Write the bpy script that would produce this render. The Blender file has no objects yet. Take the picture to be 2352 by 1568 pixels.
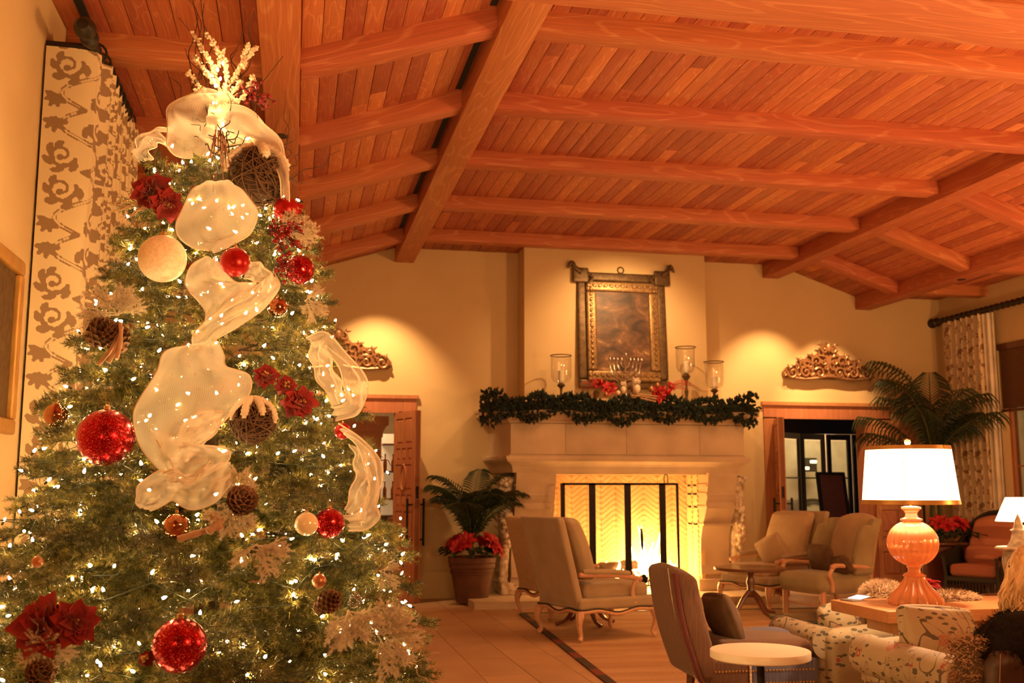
import bpy, math, random
import numpy as np
from mathutils import Vector, Matrix, Euler
SC = bpy.context.scene
COL = SC.collection
rnd = random.Random(7)
PI = math.pi
def R(d): return math.radians(d)

# ------------------------------------------------------------------ camera
F_PX, CX, CY, EYE = 2400.0, 1176.0, 784.0, 1.5
def cam_basis():
    p = math.atan((1120.0-CY)/F_PX)
    up = Vector((0, math.cos(p), -math.sin(p)))
    y = Vector((672.0-CX, -(1120.0-CY), -F_PX)).normalized()
    y = (y - up*y.dot(up)).normalized()
    x = y.cross(up)
    return Matrix((x, y, up))          # rows: world axes in camera space -> world = M @ cam
CB = cam_basis()
cam = bpy.data.cameras.new('camera'); camo = bpy.data.objects.new('camera', cam); COL.objects.link(camo)
cam.sensor_width = 36.0; cam.lens = 36.0*F_PX/2352.0; cam.clip_start = 0.05; cam.clip_end = 200
m4 = CB.to_4x4(); m4.translation = Vector((0, 0, EYE)); camo.matrix_world = m4
cam.dof.use_dof = True; cam.dof.focus_distance = 4.9; cam.dof.aperture_fstop = 4.0
SC.camera = camo
def at(px, py, Y):
    """the point of the room plane at depth Y seen at a place of the photograph"""
    d = CB @ Vector((px-CX, -(py-CY), -F_PX)); t = Y/d.y
    return Vector((0, 0, EYE)) + d*t
def atf(px, py, z=0.0):
    d = CB @ Vector((px-CX, -(py-CY), -F_PX)); t = (z-EYE)/d.z
    return Vector((0, 0, EYE)) + d*t

# ------------------------------------------------------------------ world, exposure, added fill lights, wall washers
SC.view_settings.view_transform = 'Standard'; SC.view_settings.look = 'None'
SC.view_settings.gamma = 1; SC.view_settings.use_curve_mapping = False
SC.view_settings.exposure = -0.08
w = bpy.data.worlds.new('night'); SC.world = w; w.use_nodes = True
w.node_tree.nodes['Background'].inputs[0].default_value = (0.02, 0.03, 0.06, 1)
w.node_tree.nodes['Background'].inputs[1].default_value = 0.5
def lamp(name, kind, loc, power, col=(1, .55, .24), size=.3, rot=None, aim=None, spot=60, blend=.6, size_y=None):
    l = bpy.data.lights.new(name, kind); o = bpy.data.objects.new(name, l); COL.objects.link(o)
    l.energy = power; l.color = col; o.location = loc
    if kind in ('POINT', 'SPOT'): l.shadow_soft_size = size
    if kind == 'AREA':
        l.shape = 'RECTANGLE'; l.size = size; l.size_y = size_y or size
    if kind == 'SPOT': l.spot_size = R(spot); l.spot_blend = blend
    if aim is not None:
        o.rotation_euler = (Vector(aim)-Vector(loc)).to_track_quat('-Z', 'Y').to_euler()
    return o
WARM = (1, .48, .155); XLW = -1.52
# unseen fill lights, added to brighten the room, ceiling and curtain
lamp('room_fill_lamp', 'AREA', (4.5, -2.4, 3.2), 28, WARM, 5, aim=(4.5, 9, 3.2), size_y=2.0)  # broad fill added behind the camera
lamp('ceiling_fill', 'AREA', (7.4, 3.9, 2.0), 330, WARM, .6, aim=(6.2, 5.2, 5))  # this and the next two: uplights added only to brighten the ceiling
lamp('ceiling_fill', 'AREA', (1.5, 1.8, 2.0), 150, WARM, .6, aim=(1.8, 4.2, 5))
lamp('ceiling_fill', 'AREA', (9.3, 9.0, 1.8), 70, WARM, .5, aim=(8.0, 9.4, 5))
lamp('curtain_fill', 'SPOT', (.3, 4.9, 4.3), 170, (1, .58, .24), .05, aim=(XLW, 6.3, 2.2), spot=75, blend=.9)  # added to brighten the curtain and left wall
lamp('side_fill', 'POINT', (6.6, 4.6, 1.5), 45, WARM, .25)  # this and the next two: added point fills simulating lamps out of view
lamp('side_fill', 'POINT', (-0.9, 1.6, 1.6), 12, WARM, .25)
lamp('side_fill', 'POINT', (9.3, 8.9, 1.4), 80, WARM, .2)
lamp('overhead_fill', 'AREA', (4.2, 9.0, 4.6), 90, WARM, 2.5, aim=(4.2, 9.4, 0), size_y=2.5)  # wide area fill added from above, no fitting there
# wall washers mounted on the beams at the far end
for (x, px, p, s) in ((1.0, 1.15, 330, 78), (0.15, .15, 190, 66), (6.95, 6.90, 280, 76), (7.75, 7.95, 330, 62), (4.5, 4.5, 210, 105)):
    yy = 13.55 if abs(x-4.5) > 1.3 else 12.7
    lamp('wall_washer', 'SPOT', (x, yy, 4.32 if abs(x-4.5) > 1.3 else 4.6), p, (1, .56, .22), .03, aim=(px, 14.55, 2.6 if abs(x-4.5) > 1.3 else 3.0), spot=s, blend=.8)

# ------------------------------------------------------------------ materials
def _n(nt, t, **k):
    n = nt.nodes.new(t)
    for a, v in k.items(): setattr(n, a, v)
    return n
def new_mat(name):
    m = bpy.data.materials.new(name); m.use_nodes = True
    nt = m.node_tree; return m, nt, nt.nodes['Principled BSDF'], nt.nodes['Material Output']
def coords(nt, scale=(1, 1, 1), rand=0.0, rot=(0, 0, 0)):
    tc = _n(nt, 'ShaderNodeTexCoord'); mp = _n(nt, 'ShaderNodeMapping')
    mp.inputs['Scale'].default_value = scale; mp.inputs['Rotation'].default_value = rot
    if rand:
        oi = _n(nt, 'ShaderNodeObjectInfo'); mu = _n(nt, 'ShaderNodeMath', operation='MULTIPLY'); mu.inputs[1].default_value = rand
        nt.links.new(oi.outputs['Random'], mu.inputs[0])
        cb = _n(nt, 'ShaderNodeCombineXYZ')
        for i in range(3): nt.links.new(mu.outputs[0], cb.inputs[i])
        nt.links.new(cb.outputs[0], mp.inputs['Location'])
    nt.links.new(tc.outputs['Object'], mp.inputs['Vector'])
    return mp.outputs['Vector']
def ramp(nt, fac, stops, interp='LINEAR'):
    r = _n(nt, 'ShaderNodeValToRGB'); r.color_ramp.interpolation = interp
    while len(r.color_ramp.elements) < len(stops): r.color_ramp.elements.new(.5)
    for e, (p, c) in zip(r.color_ramp.elements, stops):
        e.position = p; e.color = (*c, 1) if len(c) == 3 else c
    nt.links.new(fac, r.inputs[0]); return r.outputs[0]
def noise(nt, vec, scale, detail=3, dist=0.0, rough=.5):
    n = _n(nt, 'ShaderNodeTexNoise'); n.inputs['Scale'].default_value = scale; n.inputs['Detail'].default_value = detail
    n.inputs['Distortion'].default_value = dist; n.inputs['Roughness'].default_value = rough
    nt.links.new(vec, n.inputs['Vector']); return n.outputs['Fac']
def vor(nt, vec, scale, feature='F1', out='Distance', rnd_=1.0):
    n = _n(nt, 'ShaderNodeTexVoronoi', feature=feature); n.inputs['Scale'].default_value = scale
    n.inputs['Randomness'].default_value = rnd_
    nt.links.new(vec, n.inputs['Vector']); return n.outputs[out]
def math_(nt, op, a, b=None, c=None):
    n = _n(nt, 'ShaderNodeMath', operation=op)
    for i, v in enumerate((a, b, c)):
        if v is None: continue
        if isinstance(v, (int, float)): n.inputs[i].default_value = v
        else: nt.links.new(v, n.inputs[i])
    return n.outputs[0]
def mix(nt, fac, a, b, mode='MIX'):
    n = _n(nt, 'ShaderNodeMix', data_type='RGBA', blend_type=mode)
    for i, v in ((0, fac), (6, a), (7, b)):
        if isinstance(v, (int, float)): n.inputs[i].default_value = v
        elif isinstance(v, tuple): n.inputs[i].default_value = (*v, 1)
        else: nt.links.new(v, n.inputs[i])
    return n.outputs[2]
def bump(nt, bs, h, strength=.3, dist=.01):
    b = _n(nt, 'ShaderNodeBump'); b.inputs['Strength'].default_value = strength; b.inputs['Distance'].default_value = dist
    nt.links.new(h, b.inputs['Height']); nt.links.new(b.outputs[0], bs.inputs['Normal'])
MAT = {}
def plain(name, c1, c2=None, scale=4, rough=.7, metal=0, bmp=0, bscale=60, detail=4, stretch=(1, 1, 1), rand=0.0, spec=.5, sheen=0, coat=0, vary=0.0):
    m, nt, bs, _ = new_mat(name); v = coords(nt, stretch, rand)
    bs.inputs['Roughness'].default_value = rough; bs.inputs['Metallic'].default_value = metal
    bs.inputs['Specular IOR Level'].default_value = spec; bs.inputs['Sheen Weight'].default_value = sheen; bs.inputs['Coat Weight'].default_value = coat
    c2 = c2 or tuple(x*.75 for x in c1)
    col = ramp(nt, noise(nt, v, scale, detail), [(.35, c1), (.68, c2)])
    if vary:
        oi = _n(nt, 'ShaderNodeObjectInfo')
        f = math_(nt, 'MULTIPLY_ADD', oi.outputs['Random'], vary, 1-vary/2)
        hs = _n(nt, 'ShaderNodeHueSaturation'); nt.links.new(f, hs.inputs['Value']); nt.links.new(col, hs.inputs['Color']); col = hs.outputs[0]
    nt.links.new(col, bs.inputs['Base Color'])
    if bmp: bump(nt, bs, noise(nt, v, bscale, 4), bmp, .004)
    MAT[name] = m; return m
def wood(name, dark, light, axis=1, rough=.55, grain=7.0, ring=26, vary=.35, lim=.55, coat=0):
    """long grained timber: contour lines of a stretched noise, pale in the pores"""
    m, nt, bs, _ = new_mat(name)
    st = [1.0, 1.0, 1.0]; st[axis] = .13
    v = coords(nt, tuple(st), 60.0)
    n1 = noise(nt, v, grain, 1.5, .15)
    s = math_(nt, 'SINE', math_(nt, 'MULTIPLY', n1, ring*2*PI))
    st2 = [1.0, 1.0, 1.0]; st2[axis] = .02
    v2 = coords(nt, tuple(st2), 60.0)
    fine = noise(nt, v2, 130, 3)
    base = mix(nt, ramp(nt, fine, [(.35, (0, 0, 0)), (.65, (1, 1, 1))]), tuple(d*.85 for d in dark), tuple(d*1.12 for d in dark))
    line = ramp(nt, s, [(.70, (0, 0, 0)), (1.0, (1, 1, 1))])
    lm = math_(nt, 'MULTIPLY', line, ramp(nt, fine, [(.3, (lim*.4,)*3), (.6, (lim,)*3)]))
    col = mix(nt, lm, base, light)
    oi = _n(nt, 'ShaderNodeObjectInfo'); hs = _n(nt, 'ShaderNodeHueSaturation')
    nt.links.new(math_(nt, 'MULTIPLY_ADD', oi.outputs['Random'], vary, 1-vary/2), hs.inputs['Value'])
    nt.links.new(math_(nt, 'MULTIPLY_ADD', oi.outputs['Random'], .02, .49), hs.inputs['Hue'])
    nt.links.new(col, hs.inputs['Color']); nt.links.new(hs.outputs[0], bs.inputs['Base Color'])
    bs.inputs['Roughness'].default_value = rough; bs.inputs['Coat Weight'].default_value = coat
    bump(nt, bs, fine, .25, .002)
    MAT[name] = m; return m
def emis(name, c, s, base=(1, 1, 1)):
    m, nt, bs, _ = new_mat(name)
    bs.inputs['Base Color'].default_value = (*base, 1)
    bs.inputs['Emission Color'].default_value = (*c, 1); bs.inputs['Emission Strength'].default_value = s
    MAT[name] = m; return m
wood('ceiling_wood', (.43, .118, .050), (.64, .28, .13), 1, grain=9, ring=9, vary=.5, lim=.5)
wood('beam_wood_long', (.45, .130, .056), (.64, .28, .13), 1, grain=4.5, ring=10, vary=.12)
wood('beam_wood_cross', (.45, .130, .056), (.64, .28, .13), 0, grain=4.5, ring=10, vary=.12)
wood('door_wood', (.46, .18, .085), (.6, .28, .14), 2, grain=6, ring=6, lim=.35, vary=.1)
wood('table_wood', (.55, .27, .11), (.66, .36, .16), 0, grain=3, ring=5, lim=.4, vary=.05, rough=.35, coat=.3)
wood('chair_wood', (.62, .36, .22), (.7, .45, .28), 2, grain=8, ring=4, lim=.3, vary=.08, rough=.4)
wood('dark_wood', (.13, .045, .025), (.2, .08, .045), 0, grain=8, ring=4, lim=.3, vary=.1, rough=.3, coat=.4)
plain('plaster', (.66, .50, .285), (.62, .465, .26), 1.3, .9, bmp=.12, bscale=25, spec=.2)
plain('stone', (.66, .52, .38), (.50, .385, .27), 2.2, .85, bmp=.25, bscale=40, detail=8, spec=.25)
plain('stone_white', (.86, .76, .62), (.42, .30, .19), 16, .8, bmp=.6, bscale=60)
plain('slot_shade', (.01, .01, .01), rough=.9)  # black standing in for the shade inside the ceiling slots
plain('hearth_stone', (.68, .56, .42), (.54, .43, .31), 3, .7, bmp=.1)
plain('firebrick', (.86, .62, .36), (.80, .55, .30), 5, .85, bmp=.1, vary=.08)
plain('mortar', (.80, .56, .31), rough=.95)
plain('black_iron', (.012, .010, .009), (.02, .016, .013), 20, .55, .6)
plain('black_lacquer', (.010, .009, .009), rough=.3)
plain('rod_bronze', (.022, .018, .015), (.045, .032, .022), 12, .45, .3, bmp=.1)
plain('tile', (.58, .375, .225), (.50, .31, .18), 2.4, .42, bmp=.05, bscale=12, rand=30, vary=.13, spec=.45)
plain('grout', (.64, .44, .28), rough=.9)
plain('upholstery', (.42, .32, .20), (.36, .27, .165), 5, .95, bmp=.3, bscale=420, sheen=.3)
plain('upholstery_green', (.33, .27, .145), (.27, .215, .115), 5, .95, bmp=.3, bscale=420, sheen=.3)
plain('cushion_tan', (.47, .34, .205), (.41, .29, .17), 6, .95, bmp=.3, bscale=300, sheen=.3)
plain('pillow_dark', (.13, .075, .04), (.08, .045, .025), 10, .9, bmp=.3, bscale=200)
plain('black_braid', (.03, .02, .018), rough=.7)
plain('terracotta', (.14, .055, .03), (.09, .035, .02), 7, .7, bmp=.2)
plain('soil', (.03, .02, .012), rough=1)
plain('palm_green', (.035, .058, .022), (.020, .034, .014), 12, .5, spec=.4)
plain('palm_stem', (.10, .11, .04), (.07, .07, .03), 12, .6)
plain('garland_green', (.012, .026, .014), (.006, .014, .009), 8, .8)
plain('red_velvet', (.34, .006, .010), (.17, .003, .006), 14, .75, sheen=.5, bmp=.2)
plain('poinsettia_red', (.55, .018, .025), (.36, .008, .015), 10, .6)
plain('berry_red', (.30, .008, .012), (.19, .004, .008), 20, .25, coat=.6)
plain('satin_red', (.45, .010, .012), (.40, .008, .010), 3, .28, .55)
plain('cream_pearl', (.86, .74, .5), (.82, .70, .46), 5, .18, coat=1.0)
plain('copper_glass', (.60, .25, .12), (.42, .16, .08), 4, .06, .95, coat=.6)
plain('copper_matte', (.55, .24, .13), (.42, .17, .09), 4, .38, .7)
plain('silver', (.75, .76, .78), rough=.12, metal=1)
plain('gold_trim', (.55, .30, .08), (.42, .21, .05), 9, .35, .4)
plain('grapevine', (.17, .095, .05), (.10, .055, .03), 40, .8)
plain('twig_brown', (.075, .040, .022), (.05, .026, .014), 30, .8)
plain('birch_stick', (.52, .33, .2), (.4, .23, .13), 30, .7, stretch=(1, 1, 1))
plain('flocked', (.88, .80, .66), (.68, .56, .40), 60, .9, bmp=.7, bscale=160)
plain('cotton', (.88, .80, .68), (.78, .66, .50), 30, .95, bmp=.8, bscale=120)
plain('cone_scale', (.26, .14, .075), (.13, .065, .035), 40, .7, bmp=.2)
plain('bark', (.10, .055, .03), (.06, .03, .018), 25, .95, bmp=.5)
plain('gilt_dark', (.15, .09, .04), (.075, .045, .02), 22, .5, .45, bmp=.5, bscale=50)
plain('gilt', (.34, .21, .09), (.18, .105, .045), 26, .42, .5, bmp=.5, bscale=60)
plain('carved_wood', (.30, .15, .07), (.20, .09, .04), 26, .33, .35, bmp=.3, bscale=50)
plain('candle_wax', (.9, .82, .62), rough=.5)
plain('table_white', (.86, .80, .66), (.84, .77, .62), 4, .35)
plain('fur_black', (.006, .004, .003), (.014, .008, .006), 60, .9, bmp=.6, bscale=90, spec=.2)
plain('fur_tan', (.50, .33, .19), (.34, .20, .11), 50, .95, bmp=.8, bscale=90)
plain('leather_brown', (.075, .036, .02), (.05, .024, .014), 12, .5, bmp=.2)
plain('hair_blonde', (.80, .55, .30), (.42, .22, .09), 30, .45, stretch=(1, 1, .15))
plain('skin', (.72, .46, .32), (.68, .41, .28), 5, .5)
plain('owl_feather', (.6, .47, .33), (.3, .19, .11), 40, .9)
plain('stripe_pillow', (.55, .46, .33), rough=.9)
plain('wicker_black', (.014, .012, .010), (.03, .024, .018), 60, .6, bmp=.8, bscale=90)
plain('far_wall', (.85, .70, .48), rough=.9)
plain('far_lounge_chair', (.66, .40, .24), rough=.9)
plain('wire_green', (.015, .03, .015), rough=.6)
plain('laptop_grey', (.3, .3, .32), rough=.4, metal=.5)
plain('shade_cloth', (.9, .82, .68), rough=.9)
plain('urn_stone', (.72, .66, .54), (.38, .32, .24), 22, .85, bmp=.6, bscale=50)
plain('bamboo', (.20, .10, .05), (.14, .065, .03), 60, .8, stretch=(1, .1, 6))
plain('log_bark', (.14, .07, .035), (.07, .035, .02), 20, .9, bmp=.7, bscale=40)
plain('ash', (.35, .3, .26), rough=1)
emis('bulb_glow', (1, .60, .22), 310)
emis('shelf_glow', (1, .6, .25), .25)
emis('flame', (1, .52, .14), 26)
emis('laptop_screen', (.75, .8, 1), 2.2)
emis('outside_light', (1, .75, .4), 6)

def mat_glitter(name, c, c2):
    m, nt, bs, _ = new_mat(name); v = coords(nt)
    cc = vor(nt, v, 420, out='Color'); sp = _n(nt, 'ShaderNodeSeparateColor'); nt.links.new(cc, sp.inputs[0])
    col = ramp(nt, sp.outputs[0], [(.0, c), (.6, c2), (.86, c2), (.97, (1, .25, .2))])
    nt.links.new(col, bs.inputs['Base Color']); bs.inputs['Metallic'].default_value = .85; bs.inputs['Roughness'].default_value = .22
    bump(nt, bs, sp.outputs[1], 1.0, .012); MAT[name] = m
mat_glitter('glitter_red', (.20, .001, .007), (.48, .004, .016))
mat_glitter('glitter_white', (.75, .66, .5), (.95, .88, .74))

def mat_frost():
    m, nt, bs, _ = new_mat('frosted_cream'); v = coords(nt)
    col = ramp(nt, noise(nt, v, 90, 4), [(.4, (.95, .84, .68)), (.62, (.85, .70, .52))])
    nt.links.new(col, bs.inputs['Base Color']); bs.inputs['Roughness'].default_value = .5
    bs.inputs['Subsurface Weight'].default_value = .2
    bump(nt, bs, noise(nt, v, 200, 3), .3, .002); MAT['frosted_cream'] = m
mat_frost()
def mat_glass(name, rough=.0, tint=(1, 1, 1), alpha=.12):
    """thin blown glass: mostly see-through with a glossy skin"""
    m, nt, bs, out = new_mat(name); nt.nodes.remove(bs)
    tr = _n(nt, 'ShaderNodeBsdfTransparent'); tr.inputs[0].default_value = (*tint, 1)
    gl = _n(nt, 'ShaderNodeBsdfGlossy'); gl.inputs['Roughness'].default_value = rough+.03
    fr = _n(nt, 'ShaderNodeLayerWeight'); fr.inputs[0].default_value = .35
    f = math_(nt, 'MULTIPLY_ADD', fr.outputs['Facing'], .55, alpha*.5)
    mx = _n(nt, 'ShaderNodeMixShader'); nt.links.new(f, mx.inputs[0]); nt.links.new(tr.outputs[0], mx.inputs[1]); nt.links.new(gl.outputs[0], mx.inputs[2])
    nt.links.new(mx.outputs[0], out.inputs[0]); MAT[name] = m
mat_glass('thin_glass'); mat_glass('window_glass', .02, (.8, .85, .8), .1)
def mat_orange_glass():
    m, nt, bs, out = new_mat('orange_glass')
    bs.inputs['Base Color'].default_value = (1, .42, .18, 1); bs.inputs['Roughness'].default_value = .07
    bs.inputs['Transmission Weight'].default_value = .45; bs.inputs['IOR'].default_value = 1.3
    bs.inputs['Subsurface Weight'].default_value = .0; bs.inputs['Coat Weight'].default_value = 1
    MAT['orange_glass'] = m
mat_orange_glass()
def mat_shade():
    m, nt, bs, out = new_mat('lit_shade')
    df = _n(nt, 'ShaderNodeBsdfDiffuse'); df.inputs[0].default_value = (.9, .85, .75, 1)
    tl = _n(nt, 'ShaderNodeBsdfTranslucent'); tl.inputs[0].default_value = (1, .86, .62, 1)
    mx = _n(nt, 'ShaderNodeMixShader'); mx.inputs[0].default_value = .25
    nt.links.new(df.outputs[0], mx.inputs[1]); nt.links.new(tl.outputs[0], mx.inputs[2])
    em = _n(nt, 'ShaderNodeEmission'); em.inputs[0].default_value = (1, .8, .52, 1); em.inputs[1].default_value = 2.6
    ad = _n(nt, 'ShaderNodeAddShader'); nt.links.new(mx.outputs[0], ad.inputs[0]); nt.links.new(em.outputs[0], ad.inputs[1])
    nt.links.new(ad.outputs[0], out.inputs[0]); MAT['lit_shade'] = m
mat_shade()
def mat_ribbon():
    """open weave mesh: threads across, glitter flecks, see-through between"""
    m, nt, bs, out = new_mat('mesh_ribbon'); nt.nodes.remove(bs)
    uv = _n(nt, 'ShaderNodeUVMap'); mp = _n(nt, 'ShaderNodeMapping'); mp.inputs['Scale'].default_value = (230, 60, 1); nt.links.new(uv.outputs[0], mp.inputs[0])
    sx = _n(nt, 'ShaderNodeSeparateXYZ'); nt.links.new(mp.outputs[0], sx.inputs[0])
    wv = math_(nt, 'SINE', math_(nt, 'MULTIPLY', sx.outputs[0], 2*PI)); wy = math_(nt, 'SINE', math_(nt, 'MULTIPLY', sx.outputs[1], 2*PI))
    thr = math_(nt, 'MULTIPLY_ADD', math_(nt, 'MAXIMUM', wv, wy), .10, .36)
    v = coords(nt); fl = vor(nt, v, 125); fleck = math_(nt, 'LESS_THAN', fl, .17)
    cc = vor(nt, v, 125, out='Color'); sp = _n(nt, 'ShaderNodeSeparateColor'); nt.links.new(cc, sp.inputs[0])
    fleck = math_(nt, 'MULTIPLY', fleck, math_(nt, 'GREATER_THAN', sp.outputs[0], .6))
    lw = _n(nt, 'ShaderNodeLayerWeight'); lw.inputs[0].default_value = .5
    al = math_(nt, 'MINIMUM', math_(nt, 'ADD', math_(nt, 'ADD', thr, math_(nt, 'MULTIPLY', lw.outputs['Facing'], .35)), fleck), 1.0)
    df = _n(nt, 'ShaderNodeBsdfDiffuse'); df.inputs[0].default_value = (.92, .84, .74, 1)
    tl = _n(nt, 'ShaderNodeBsdfTranslucent'); tl.inputs[0].default_value = (.92, .84, .74, 1)
    m1 = _n(nt, 'ShaderNodeMixShader'); m1.inputs[0].default_value = .5; nt.links.new(df.outputs[0], m1.inputs[1]); nt.links.new(tl.outputs[0], m1.inputs[2])
    gl = _n(nt, 'ShaderNodeBsdfGlossy'); gl.inputs[0].default_value = (1, .95, .85, 1); gl.inputs['Roughness'].default_value = .25
    m2 = _n(nt, 'ShaderNodeMixShader'); nt.links.new(fleck, m2.inputs[0]); nt.links.new(m1.outputs[0], m2.inputs[1]); nt.links.new(gl.outputs[0], m2.inputs[2])
    tr = _n(nt, 'ShaderNodeBsdfTransparent'); m3 = _n(nt, 'ShaderNodeMixShader')
    nt.links.new(al, m3.inputs[0]); nt.links.new(tr.outputs[0], m3.inputs[1]); nt.links.new(m2.outputs[0], m3.inputs[2])
    nt.links.new(m3.outputs[0], out.inputs[0]); MAT['mesh_ribbon'] = m
mat_ribbon()
plain('ribbon_edge', (.92, .82, .66), rough=.6)
def mat_needles():
    m, nt, bs, _ = new_mat('needles'); v = coords(nt, (1, 1, 1), 20)
    oi = _n(nt, 'ShaderNodeObjectInfo')
    c = ramp(nt, noise(nt, v, 14, 3), [(.3, (.028, .031, .005)), (.5, (.11, .105, .018)), (.72, (.36, .30, .08))])
    hs = _n(nt, 'ShaderNodeHueSaturation'); nt.links.new(c, hs.inputs['Color']); nt.links.new(math_(nt, 'MULTIPLY_ADD', oi.outputs['Random'], .5, .75), hs.inputs['Value'])
    nt.links.new(hs.outputs[0], bs.inputs['Base Color']); bs.inputs['Roughness'].default_value = .33
    MAT['needles'] = m
mat_needles()
plain('needles_dark', (.03, .05, .014), (.02, .035, .01), 12, .6)
def mat_vcol(name, a, b, rough=.85, bscale=300):
    """flat printed cloth: the print is a point colour laid on the cloth"""
    m, nt, bs, _ = new_mat(name); at_ = _n(nt, 'ShaderNodeAttribute'); at_.attribute_name = 'print'
    nt.links.new(mix(nt, ramp(nt, at_.outputs['Fac'], [(.35, (0, 0, 0)), (.65, (1, 1, 1))]), a, b), bs.inputs['Base Color'])
    bs.inputs['Roughness'].default_value = rough; bs.inputs['Sheen Weight'].default_value = .2
    bump(nt, bs, noise(nt, coords(nt), bscale, 2), .15, .001); MAT[name] = m
mat_vcol('damask', (.74, .60, .38), (.30, .19, .105)); mat_vcol('damask_right', (.74, .60, .40), (.32, .20, .11))
def mat_floral():
    m, nt, bs, _ = new_mat('floral'); v = coords(nt, (1, 1, 1))
    base = ramp(nt, noise(nt, v, 3, 3), [(.35, (.44, .35, .22)), (.7, (.34, .26, .16))])
    # wandering stems
    n1 = noise(nt, v, 2.6, 1.5, .6); d1 = math_(nt, 'ABSOLUTE', math_(nt, 'SUBTRACT', n1, .5))
    w_ = math_(nt, 'MULTIPLY_ADD', noise(nt, v, 11, 1), .022, -.006)
    stem = math_(nt, 'LESS_THAN', d1, w_)
    c = mix(nt, stem, base, (.12, .085, .055))
    n2 = noise(nt, v, 7, 1.0, 1.0); d2 = math_(nt, 'ABSOLUTE', math_(nt, 'SUBTRACT', n2, .53))
    c = mix(nt, math_(nt, 'MULTIPLY', math_(nt, 'LESS_THAN', d2, .008), math_(nt, 'GREATER_THAN', noise(nt, v, 4, 1), .5)), c, (.16, .08, .05))
    # leaves
    st = coords(nt, (1, 1, 2.2), rot=(.5, .7, .3)); vl = vor(nt, st, 17); vc = vor(nt, st, 17, out='Color'); s1 = _n(nt, 'ShaderNodeSeparateColor'); nt.links.new(vc, s1.inputs[0])
    leaf = math_(nt, 'MULTIPLY', math_(nt, 'LESS_THAN', vl, .36), math_(nt, 'MULTIPLY', math_(nt, 'GREATER_THAN', s1.outputs[0], .45), math_(nt, 'LESS_THAN', d1, .13)))
    c = mix(nt, leaf, c, (.10, .085, .06))
    # flowers
    vf = vor(nt, v, 8.5); fc = vor(nt, v, 8.5, out='Color'); s2 = _n(nt, 'ShaderNodeSeparateColor'); nt.links.new(fc, s2.inputs[0])
    wob = math_(nt, 'MULTIPLY_ADD', noise(nt, v, 40, 2), .30, .15)
    fl = math_(nt, 'MULTIPLY', math_(nt, 'LESS_THAN', vf, wob), math_(nt, 'GREATER_THAN', s2.outputs[1], .68))
    ring = math_(nt, 'SINE', math_(nt, 'MULTIPLY', vf, 95))
    fcol = mix(nt, ramp(nt, ring, [(.3, (0, 0, 0)), (.7, (1, 1, 1))]), (.30, .085, .055), (.56, .33, .22))
    c = mix(nt, fl, c, fcol)
    nt.links.new(c, bs.inputs['Base Color']); bs.inputs['Roughness'].default_value = .75
    bump(nt, bs, noise(nt, coords(nt), 300, 2), .12, .001); MAT['floral'] = m
mat_floral()
def mat_stripe(name, a, b, scale, axis=0, rough=.9, soft=.1, wob=0.0):
    m, nt, bs, _ = new_mat(name); v = coords(nt); sx = _n(nt, 'ShaderNodeSeparateXYZ'); nt.links.new(v, sx.inputs[0])
    c = sx.outputs[axis]
    if wob: c = math_(nt, 'ADD', c, math_(nt, 'MULTIPLY', noise(nt, v, 3, 2), wob))
    s = math_(nt, 'SINE', math_(nt, 'MULTIPLY', c, scale*2*PI))
    nt.links.new(mix(nt, ramp(nt, s, [(.5-soft, (0, 0, 0)), (.5+soft, (1, 1, 1))]), a, b), bs.inputs['Base Color'])
    bs.inputs['Roughness'].default_value = rough; MAT[name] = m
mat_stripe('striped_cloth', (.60, .48, .33), (.28, .2, .14), 14, 0)
mat_stripe('rust_stripe', (.50, .20, .12), (.36, .13, .08), 9, 1)
mat_stripe('rug_band', (.055, .03, .02), (.20, .045, .03), 1.15, 1, soft=.02)
def mat_weave_stripes():
    m, nt, bs, _ = new_mat('rug_weave'); v = coords(nt, (.12, 1, 1)); f = noise(nt, v, 5.0, 4)
    g = noise(nt, coords(nt, (.3, 1, 1)), 160, 2)
    c = mix(nt, ramp(nt, g, [(.35, (0, 0, 0)), (.65, (1, 1, 1))]), ramp(nt, f, [(.35, (.60, .38, .20)), (.5, (.50, .29, .145)), (.62, (.36, .18, .085))]), (.52, .32, .17))
    nt.links.new(c, bs.inputs['Base Color']); bs.inputs['Roughness'].default_value = .95; bump(nt, bs, g, .4, .004); MAT['rug_weave'] = m
mat_weave_stripes()
def mat_patch(name, a, b):
    m, nt, bs, _ = new_mat(name); g = noise(nt, coords(nt, (1, 1, .04)), 150, 3)
    nt.links.new(ramp(nt, g, [(.35, a), (.65, b)]), bs.inputs['Base Color']); bs.inputs['Roughness'].default_value = .9; bs.inputs['Sheen Weight'].default_value = .2
    bump(nt, bs, g, .3, .002); MAT[name] = m
mat_patch('patch_brown', (.165, .075, .036), (.095, .04, .02)); mat_patch('patch_red', (.13, .025, .02), (.09, .015, .014)); mat_patch('patch_blue', (.15, .15, .24), (.08, .08, .14))
def mat_wavy():
    m, nt, bs, _ = new_mat('moire_cloth'); v = coords(nt); n = noise(nt, v, 3.5, 2, .8); s = math_(nt, 'SINE', math_(nt, 'MULTIPLY', n, 170))
    nt.links.new(mix(nt, ramp(nt, s, [(.3, (0, 0, 0)), (.7, (1, 1, 1))]), (.50, .38, .24), (.62, .49, .33)), bs.inputs['Base Color']); bs.inputs['Roughness'].default_value = .9
    bump(nt, bs, s, .3, .003); MAT['moire_cloth'] = m
mat_wavy()
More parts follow.
